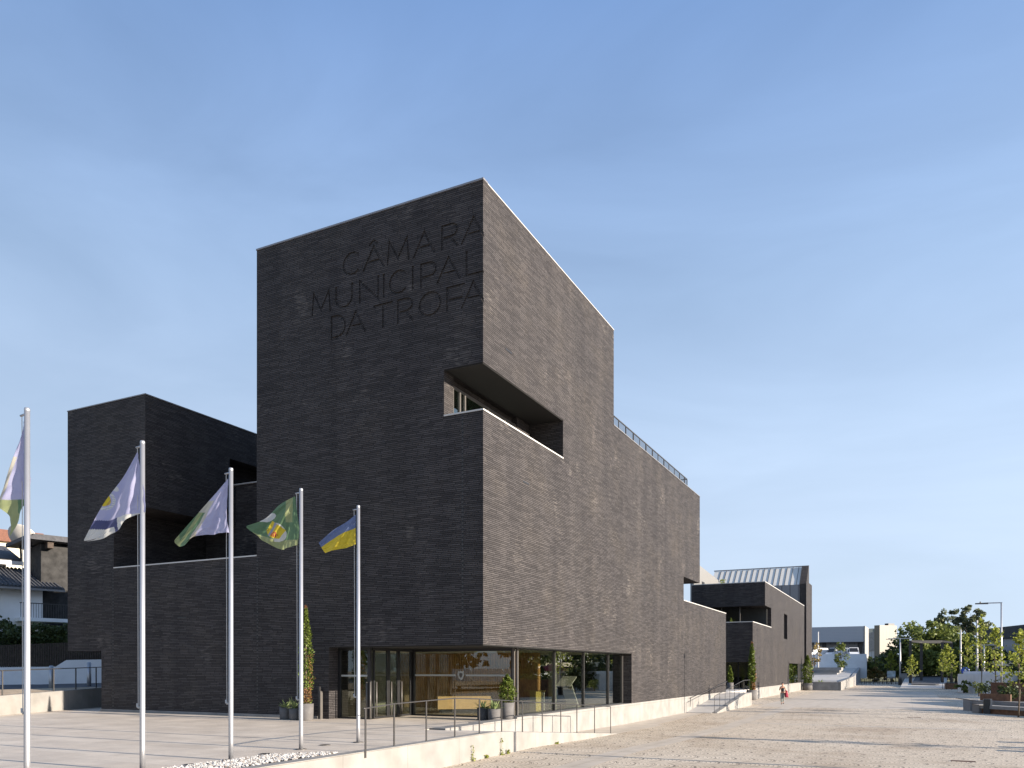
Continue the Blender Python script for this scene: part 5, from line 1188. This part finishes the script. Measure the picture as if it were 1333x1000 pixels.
shrub('dry_bush', (9.3, 162, .4), (1.6, 1.2, 1.1), 600, .26, 'low brownish bush behind the bicycle hoops', 152, 'leaf_dry', cat='bush', ncl=18)
for i, (x, y, h, sp_, lb) in enumerate(((27.8, 97, 6.0, 3.0, 'dense dark green tree under the grey hall at the right edge'), (25.3, 88, 5.0, 2.4, 'dark bushy tree left of the low building at the right edge'), (31.5, 104, 6.6, 3.2, 'dense tree at the far right edge before the grey hall'), (24.5, 73, 3.9, 2.2, 'dark rounded tree above the rusty planter wall'))):
    tree('hedge_tree', (x, y, -.9), h, sp_, lb, 160+i, 'leaf_hedge', n=2000, size=.21, crown_from=.06, trunk=.14, ncl=44, clr=.28, group='dense trees at the right edge')
tree('roadside_tree', (-3.3, 136.5, .4), 6.6, 1.6, 'thin tree with brownish leaves beside the brick end wall', 170, 'leaf_dry', n=420, size=.20, crown_from=.25, trunk=.09, ncl=20, clr=.35)
tree('roadside_tree', (.9, 143, .6), 6.6, 1.35, 'green slender tree in front of the white deck wall', 171, 'leaf_mid', n=800, size=.20, crown_from=.18, trunk=.09, ncl=26, clr=.34)
YT = [((9.7, 169.0-24, -.9), 6.2, 1.6, 430, .19, 'yellow green young tree left of the crossbar lamp'),
      ((13.1, 118.9, -.9), 5.0, 1.15, 300, .15, 'small yellow green young tree right of the crossbar lamp, alone before the dark road'),
      ((16.9, 103.8, -.9), 5.3, 1.1, 280, .14, 'young tree in the far clump of three on the right, leftmost'),
      ((17.3, 100.5, -.9), 6.2, 1.2, 330, .14, 'young tree in the far clump of three on the right, middle and tallest'),
      ((17.8, 98.5, -.9), 5.0, 1.1, 280, .14, 'young tree in the far clump of three on the right, nearest the planter box'),
      ((19.0, 88.0, -.9), 7.0, 1.3, 330, .13, 'sparse young tree in front of the white wall, between two white poles'),
      ((19.5, 74.9, -.9), 8.4, 1.15, 360, .12, 'tall thin young tree beside the tall white pole, leaves up to its top'),
      ((19.0, 54.0, -.9), 6.4, 1.15, 400, .115, 'yellow leaved young tree directly left of the single arm street lamp'),
      ((18.1, 30.2, -.9), 4.9, .95, 420, .095, 'young tree with a crooked pale trunk, nearest at the right edge'),
      ((19.4, 33.5, -.9), 6.3, 1.0, 420, .10, 'young tree whose branches reach in from the right edge')]
for i, (loc, h, sp_, n, sz, lb) in enumerate(YT):
    young_tree(loc, h, lb, 200+i, n=n, size=sz, spread=sp_, crown_from=.32 if i != 5 else .2, lean=.02 if i == 8 else 0)
for i, (loc, h, lb) in enumerate((((22.5, 8.0, -.85), 4.4, 'young tree right of the picture beside the low benches'),)):
    young_tree(loc, h, lb, 230+i, n=260, size=.12, spread=.9, group=None)
for i, (x, y, lb) in enumerate(((18.2, 8.6, 'low concrete seat right of the picture, nearer'), (18.4, 11.2, 'low concrete seat right of the picture, farther'), (18.0, 6.9, 'low concrete seat right of the picture, closest to the camera'))):
    t = thing('seat_block', (x, y, gz(y)), lb, 'bench'); MB().box(x-.9, x+2.2, y-.25, y+.25, gz(y), gz(y)+.42).build('base', M['concrete_grey'], t); MB().box(x-.95, x+2.25, y-.28, y+.28, gz(y)+.42, gz(y)+.5).build('seat', M['wood_brown'], t)
# what the glass mirrors: the park across the plaza and the street behind the camera
q = MB(); q.face([(26, -20, -.86), (75, -20, -.86), (75, 62, -.86), (26, 62, -.86)]); struct(q.build('lawn', M['grass']))
k = 0
for (x, y, h) in ((40, 66, 8), (44, 76, 9), (39, 86, 8), (46, 95, 10), (40, 104, 8), (50, 112, 10), (44, 58, 8), (52, 68, 11), (56, 88, 12), (43, 124, 9)):
    tree('park_tree', (x, y, -.9), h, h*.5, 'dark park tree right of the picture, %s' % ('beside the red parasol', 'second in the row', 'in the middle of the row', 'behind the middle of the row', 'fourth in the front row', 'far behind the row', 'at the near end of the row', 'tall behind the near end', 'tallest of the back row', 'at the far end of the row')[k], 300+k, 'leaf_mid' if k % 2 else 'leaf_dark', n=1300, size=.42, crown_from=.08, trunk=.22, group='park trees right of the picture', ncl=44, clr=.27); k += 1
t = thing('parasol', (36, 90, -.9), 'red parasol on the cafe terrace right of the picture', 'parasol'); MB().tube([(36, 90, -.9), (36, 90, 2.6)], .05, 8).build('pole', M['alu'], t)
q = MB(); q.lathe((36, 90, 1.6), [(3.0, 0), (2.9, .12), (1.5, .7), (0, 1.1)], 8); q.build('canopy', M['umbrella_red'], t)
k = 0
for (x, y, h) in ((-9, -46, 7), (-15, -50, 9), (-20, -44, 7), (-26, -52, 9), (-33, -48, 8), (-40, -52, 9), (-22, -58, 10), (-3, -52, 9), (4, -58, 10)):
    tree('street_tree', (x, y, -.2), h, h*.5, 'street tree behind the camera, %s' % ('nearest the white hoarding', 'tall one behind the hoarding', 'left of the hoarding gap', 'second from the street corner', 'at the street corner', 'last along the street', 'tall in the back row', 'right end of the front row', 'tall at the right end of the back row')[k], 330+k, 'leaf_mid' if k % 2 else 'leaf_dark', n=1000, size=.40, crown_from=.12, trunk=.22, group='street trees behind the camera', ncl=40, clr=.28); k += 1
t = thing('white_hoarding', (-14, -40, 0), 'long low white hoarding behind the camera across the street', 'hoarding')
for k in range(9): MB().box(-34+k*3.6, -30.6+k*3.6, -40.1, -40, .1, 1.9).build('board', M['white_render'], t)

# ------------------------------------------------------------------ the woman walking across the plaza
PX_, PY_ = 3.75, 41.9
person = None
def skinned(name, verts, edges, radii, mat, parent, root=0, sub=2):
    me = bpy.data.meshes.new('sk'); me.from_pydata(verts, edges, []); o = bpy.data.objects.new('sk', me); C.objects.link(o)
    o.modifiers.new('s', 'SKIN'); sm = o.modifiers.new('u', 'SUBSURF'); sm.levels = sm.render_levels = sub
    for i, r in enumerate(radii):
        sv = me.skin_vertices[0].data[i]; sv.radius = r if isinstance(r, tuple) else (r, r); sv.use_root = (i == root)
    dg = bpy.context.evaluated_depsgraph_get(); dg.update(); m2 = bpy.data.meshes.new_from_object(o.evaluated_get(dg)); bpy.data.objects.remove(o)
    m2.materials.clear(); m2.materials.append(mat); m2.name = name; m2.shade_smooth()
    r_ = bpy.data.objects.new(name, m2); C.objects.link(r_)
    if parent: r_.parent = parent
    return r_
# local frame: faces -Y, right hand on -X (left in the picture)
SV, SE, SR = [], [], []
def jv(p, r, par=None):
    SV.append(p); SR.append(r); i = len(SV)-1
    if par is not None: SE.append((par, i))
    return i
pel = jv((0, 0, .92), (.145, .105)); wst = jv((0, -.005, 1.06), (.115, .085), pel); chs = jv((0, -.01, 1.24), (.135, .095), wst); shl = jv((0, 0, 1.36), (.10, .075), chs)
nck = jv((0, -.012, 1.44), .050, shl); jaw = jv((0, -.035, 1.51), (.062, .068), nck); hd = jv((0, -.025, 1.585), (.072, .088), jaw); crn = jv((0, -.01, 1.645), (.055, .070), hd)
def hand(par, w, d, up, thumb):
    """palm and five fingers from wrist w along d; up = palm side, thumb = direction of the thumb side"""
    w, d, up, thumb = Vector(w), Vector(d).normalized(), Vector(up).normalized(), Vector(thumb).normalized()
    pm = jv(tuple(w + d*.055), (.034, .017), par); kn = jv(tuple(w + d*.085), (.036, .014), pm)
    for k, (off, l) in enumerate(((.028, .070), (.010, .078), (-.009, .073), (-.027, .058))):
        b = w + d*.095 + thumb*off; a = jv(tuple(b), .0095, kn); m_ = jv(tuple(b + d*l*.5 + up*l*.22), .0085, a); jv(tuple(b + d*l*.78 + up*l*.62), .0075, m_)
    b = w + d*.045 + thumb*.036; a = jv(tuple(b), .011, pm); m_ = jv(tuple(b + d*.028 + thumb*.020 + up*.010), .010, a); jv(tuple(b + d*.052 + thumb*.016 + up*.026), .0085, m_)
# right arm bent up, hand before the chest; left forearm forward carrying the cloth
s1 = jv((-.165, .0, 1.345), .052, shl); e1 = jv((-.235, -.02, 1.09), .038, s1); w1 = jv((-.13, -.20, 1.235), .025, e1); hand(w1, (-.13, -.20, 1.235), (.55, -.25, .75), (.3, .6, -.1), (-.6, .1, .6))
s2 = jv((.165, .0, 1.345), .052, shl); e2 = jv((.235, .03, 1.07), .038, s2); w2 = jv((.21, -.19, 1.00), .025, e2); hand(w2, (.21, -.19, 1.00), (-.05, -.9, -.25), (-.5, 0, -.8), (-.6, -.1, .5))
# legs mid stride
h1 = jv((-.085, 0, .86), .088, pel); k1 = jv((-.08, -.07, .49), .056, h1); a1 = jv((-.075, -.03, .10), .034, k1); f1 = jv((-.075, -.09, .045), (.036, .028), a1); jv((-.08, -.19, .03), (.034, .020), f1)
h2 = jv((.085, 0, .86), .088, pel); k2 = jv((.065, .02, .48), .056, h2); a2 = jv((.05, .21, .16), .034, k2); f2_ = jv((.05, .175, .075), (.036, .028), a2); jv((.05, .13, .03), (.034, .020), f2_)
PW = thing('person', (PX_, PY_, gz(PY_)), 'person in a black top and grey trousers walking towards the camera across the plaza', 'person', rz=R(7.5), local=True)
body = skinned('body', SV, SE, SR, M['skin'], PW, pel)
bmf = bmesh.new(); bmf.from_mesh(body.data)
for (c, s_) in (((0, -.118, 1.575), (.013, .02, .024)), ((-.076, -.02, 1.58), (.012, .02, .03)), ((.076, -.02, 1.58), (.012, .02, .03))):   # nose and ears
    g_ = bmesh.ops.create_icosphere(bmf, subdivisions=2, radius=1); bmesh.ops.scale(bmf, verts=g_['verts'], vec=s_); bmesh.ops.translate(bmf, verts=g_['verts'], vec=c)
bmf.to_mesh(body.data); bmf.free(); body.data.shade_smooth()
def blob(name, parts, mat, parent):
    b_ = bmesh.new()
    for (c, s_) in parts:
        g_ = bmesh.ops.create_icosphere(b_, subdivisions=3, radius=1); bmesh.ops.scale(b_, verts=g_['verts'], vec=s_); bmesh.ops.translate(b_, verts=g_['verts'], vec=c)
    me = bpy.data.meshes.new(name); b_.to_mesh(me); b_.free(); me.materials.append(mat); me.shade_smooth(); o = bpy.data.objects.new(name, me); C.objects.link(o); o.parent = parent; return o
blob('hair', [((0, .012, 1.625), (.088, .098, .075)), ((0, .055, 1.57), (.075, .06, .085)), ((0, .10, 1.66), (.045, .045, .045))], M['hair'], PW)
for x in (-.028, .028): blob('eye', [((x, -.108, 1.598), (.011, .008, .007))], M['hair'], PW)
blob('mouth', [((0, -.106, 1.535), (.022, .008, .007))], M['jacket'], PW)
skinned('top', [(0, -.004, .97), (0, -.008, 1.06), (0, -.012, 1.24), (0, 0, 1.32), (-.095, 0, 1.385), (.095, 0, 1.385)], [(0, 1), (1, 2), (2, 3), (3, 4), (3, 5)], [(.150, .112), (.125, .095), (.147, .108), (.11, .085), (.03, .05), (.03, .05)], M['black_cloth'], PW)
skinned('trousers', [(0, 0, .95), (-.085, 0, .85), (-.08, -.07, .50), (-.075, -.03, .14), (.085, 0, .85), (.065, .02, .49), (.05, .20, .20)], [(0, 1), (1, 2), (2, 3), (0, 4), (4, 5), (5, 6)], [(.155, .118), .104, .076, .062, .104, .076, .062], M['trousers'], PW)
skinned('shoe', [(-.075, .0, .05), (-.075, -.10, .04), (-.08, -.20, .03)], [(0, 1), (1, 2)], [(.046, .045), (.048, .04), (.040, .028)], M['black_cloth'], PW)
skinned('shoe', [(.05, .235, .13), (.05, .17, .07), (.05, .11, .03)], [(0, 1), (1, 2)], [(.046, .045), (.048, .04), (.040, .028)], M['black_cloth'], PW)
JK = thing('jacket', (PX_+.27, PY_-.10, gz(PY_)+.7), 'crimson jacket hanging over the forearm of the walking person', 'jacket', rz=R(7.5), local=True)
bmj = bmesh.new(); rngj = np.random.default_rng(9); rows = []
for j in range(12):
    f = j/11; ring = []
    for k in range(18):
        a = k/18*2*math.pi; rr = (.06 + .07*f - .03*f*f)*(1 + .22*math.sin(a*4 + f*3))
        ring.append(bmj.verts.new((rr*1.2*math.cos(a) + .05*f, rr*.75*math.sin(a), .33 - .48*f + .02*math.sin(a*3))))
    rows.append(ring)
for a, c in zip(rows, rows[1:]):
    for k in range(18): bmj.faces.new((a[k], a[(k+1) % 18], c[(k+1) % 18], c[k]))
bmj.faces.new(rows[0]); bmj.faces.new(rows[-1][::-1]); bmesh.ops.recalc_face_normals(bmj, faces=bmj.faces)
mj = bpy.data.meshes.new('cloth'); bmj.to_mesh(mj); bmj.free(); mj.materials.append(M['jacket']); mj.shade_smooth(); oj = bpy.data.objects.new('cloth', mj); C.objects.link(oj); oj.parent = JK
mb = MB(); mb.tube([(-.09, -.03, .30), (-.03, -.07, .36), (.05, -.05, .34), (.10, .02, .28)], [.045, .05, .05, .04], 10); mb.build('sleeve', M['jacket'], JK)

# hedge across the plaza, mirrored low in the side windows
t = thing('hedge', (31, 50, -.9), 'dark hedge along the lawn across the plaza right of the picture', 'hedge')
rng = np.random.default_rng(401); pts = np.stack([31+rng.normal(0, .35, 3200), rng.uniform(22, 78, 3200), -.9+rng.uniform(0, 1, 3200)**.7*(2.0+rng.normal(0, .15, 3200))], 1)
leaf_mesh('foliage', pts, .24, rng, M['leaf_mid'], t)
MB().box(30.85, 31.15, 22, 78, -.9, .7).build('stems', M['leaf_dark'], t)
